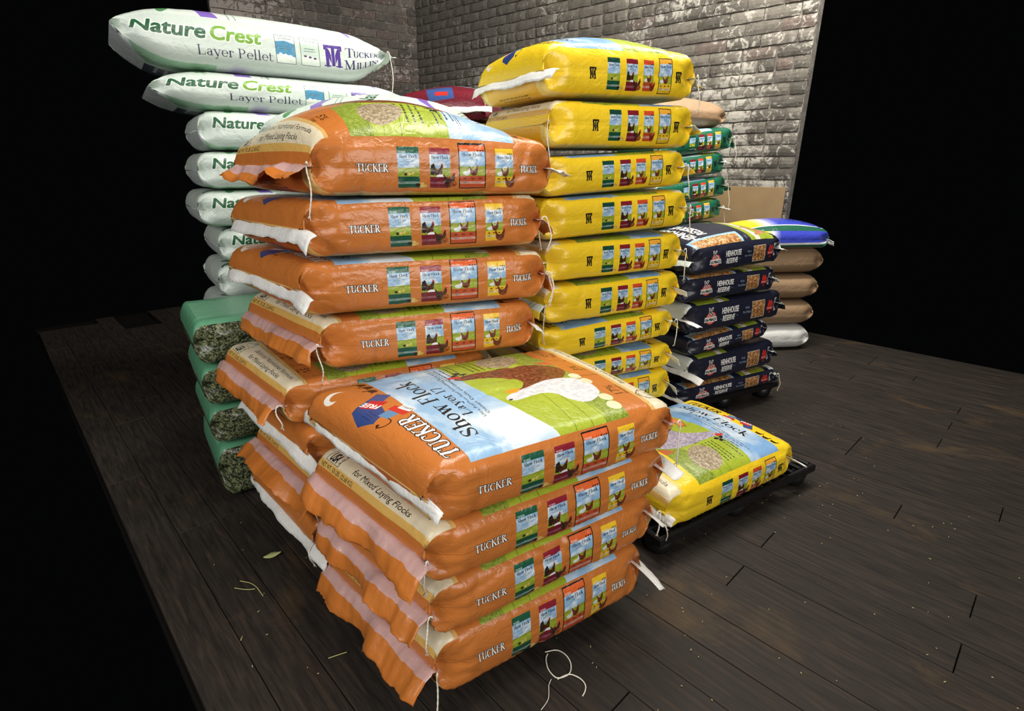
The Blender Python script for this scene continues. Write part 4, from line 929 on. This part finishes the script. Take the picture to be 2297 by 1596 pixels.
def hay_art():
    A = Art(.8, .2, 700, (60, 66, 42)); n = A.H, A.W
    t = np.clip((vnoise(*n, 3)*.6+vnoise(*n, 7)*.4-.3)*2.2, 0, 1)[..., None]; A.a[:] = np.array([34, 40, 26])/255*(1-t)+np.array([136, 142, 104])/255*t; return A
def hay_top():
    A = Art(.6, .9, 300, (96, 158, 122)); A.rect(.1, .1, .5, .8, (120, 176, 142)); return A
hay = hay_art(); HAY = dict(name='hay_bag', top=fabric('hay_bag_label', hay_top(), .3), bottom=fabric('hay_bag_base', hay, .25), side=fabric('hay_bag_side', hay, .22), film=F_gr, inner=F_pale)
for k, (z, h, lb) in enumerate(((.002, .25, 'clear bag of hay standing on the floor boards at the left'), (.255, .17, 'clear bag of hay with green top, second from the floor at the left'), (.428, .175, 'clear bag of hay with green top, third from the floor at the left'), (.606, .18, 'clear bag of hay highest of four, right under the pale sacks'))):
    sack(HAY, lb, 'clear bags of hay at the left', (-1.13, 2.03), .62, -.10, .60, z, z, h, 'L', W=.5, skL=0, skR=0, dx=.016, nose=.06, rr=.05, dome=0, cat='hay bag')
# far right: sacks behind the navy stack
for k, (z, lb) in enumerate(((.002, 'white sack lowest of the pile behind the navy stack'), (.2, 'tan sack second from the floor behind the navy stack'), (.4, 'tan sack third up behind the navy stack'), (.6, 'tan sack directly under the yellow and blue sack'))):
    sack(KRAFT if k else WHITE, lb, 'tan sacks behind the navy stack' if k else None, (2.0, 3.97), .1, -.25, .30, z, z, .19, 'L', W=.42, dx=.02, rr=.08, nose=.13, name='paper_sack' if k else None)
sack(BLUE, 'shiny yellow and blue sack with black lettering behind the navy stack', None, (1.96, 3.94), .1, -.27, .34, .79, .79, .13, 'L', W=.45, dx=.014, dome=.07, left=None, right=TP())

# ------------------------------------------------------------------ loose things
M_card = plain('cardboard', (148, 124, 90), .8, .2, 30, .08, .06)
wa = math.atan2(-.653, .757)
cb = link('cardboard_sheet', mk('cardboard_sheet', *cham_vf(2.75, -.075, .002, 4.49, -.063, 1.20, .002), [M_card])); cb.location = (CX, CY, 0); cb.rotation_euler.z = wa
tag(cb, 'large sheet of brown cardboard standing against the brick wall', 'cardboard')
# box carrying the maroon sack
V, F = cham_vf(-.27, -.34, .0, .27, .34, 1.612, .004); bo = bpy.data.objects.new('cardboard_box', None); COL.objects.link(bo); bo.location = (-.40, 4.06, 0); bo.rotation_euler.z = -.12
tag(bo, 'tall cardboard carton in the far corner under the maroon sack', 'box')
link('carton', mk('carton', V, F, [M_card]), bo); link('lid_flap', mk('lid_flap', *box_vf(-.43, -.33, 1.60, -.27, .3, 1.606), [M_card]), bo)

tw = []
def floor_pt(x, y):
    f, p = 1208., .336; r = (x-1148)/f; u = (798-y)/f; d = (r, math.cos(p)+u*math.sin(p), -math.sin(p)+u*math.cos(p)); t = -1.35/d[2]; return d[0]*t, d[1]*t
pts = [(1222,1466),(1231,1464),(1243,1461),(1256,1463),(1270,1473),(1279,1487),(1281,1500),(1279,1512),(1270,1520),(1250,1526),(1238,1517),(1228,1503),(1225,1490),(1224,1478),(1228,1470)]
pts2 = [(1250,1527),(1265,1519),(1278,1515),(1292,1520),(1305,1528),(1314,1541),(1312,1555),(1306,1565)]
pts3 = [(1236,1527),(1230,1540),(1231,1556),(1230,1572),(1222,1585),(1213,1596)]
def smooth(P, k=3):
    P = np.array(P, float)
    for _ in range(k):
        Q = np.empty((len(P)*2-2, P.shape[1])); Q[0::2] = P[:-1]*.75+P[1:]*.25; Q[1::2] = P[:-1]*.25+P[1:]*.75; P = np.r_[P[:1], Q, P[-1:]]
    return P
parts = []
for q, r in ((pts, .0019), (pts2, .0019), (pts3, .0012)):
    W3 = smooth([(*floor_pt(*a), .004) for a in q], 2); parts.append(tube_vf(W3, r, 5))
tag(link('twine_loop', mk('twine_loop', *merge(parts), [M_twine], None, True)), 'curled loop of white twine lying on the dark floor boards', 'twine')
M_chaff = plain('chaff', (176, 164, 120), .8, .2)
r = random.Random(11); cp = []
for k in range(190):
    x, y = (r.uniform(.1, 1.9), r.uniform(1.0, 2.9)) if k < 150 else (r.uniform(-1.15, -.3), r.uniform(.9, 1.9))
    if .69*x+.72*y < .3: continue
    l, w, a = r.uniform(.0012, .0035)*(1.8 if k > 230 else 1), r.uniform(.0006, .0012), r.uniform(0, 6.28); c, s = math.cos(a), math.sin(a)
    v, f = box_vf(-l, -w, .001, l, w, .003); cp.append(([(x+c*p[0]-s*p[1], y+s*p[0]+c*p[1], p[2]+.001) for p in v], f))
tag(link('grain_chaff', mk('grain_chaff', *merge(cp), [M_chaff])), 'scattered bits of grain and chaff on the dark floor boards', 'chaff', None, 'stuff')
M_straw = plain('straw', (170, 166, 110), .8, .2); M_leaf = plain('dry_leaf', (176, 180, 120), .7, .2)
for q, lb in (([(538,1306),(570,1312),(590,1340)], 'bent straw stalk on the floor boards at the lower left'), ([(526,1322),(552,1326),(572,1324)], 'pale straw lying flat at the lower left edge'), ([(736,1480),(756,1473),(778,1466)], 'short straight straw on the floor beside the front stack'), ([(540,1440),(544,1430)], 'tiny stub of straw on the floor boards at the far lower left')):
    W3 = [(*floor_pt(*a), .004) for a in q]; W3 = smooth(W3, 2) if len(W3) > 2 else W3
    tag(link('straw', mk('straw', *tube_vf(W3, .0017, 5), [M_straw], None, True)), lb, 'straw', 'straws on the floor')
x, y = floor_pt(611, 1249); lf = []
V = []; F = []
for i in range(7):
    t = i/6; w = .016*math.sin(math.pi*min(1, t*.95+.03)); V += [(-.03+.06*t, -w, .004+.006*t), (-.03+.06*t, 0, .008+.006*t), (-.03+.06*t, w, .005+.004*t)]
for i in range(6): F += [(3*i, 3*i+3, 3*i+4, 3*i+1), (3*i+1, 3*i+4, 3*i+5, 3*i+2)]
lo = link('dry_leaf', mk('dry_leaf', V, F, [M_leaf])); lo.location = (x, y, 0); lo.rotation_euler.z = .4; tag(lo, 'single pale dry leaf on the floor boards left of the orange stacks', 'leaf')
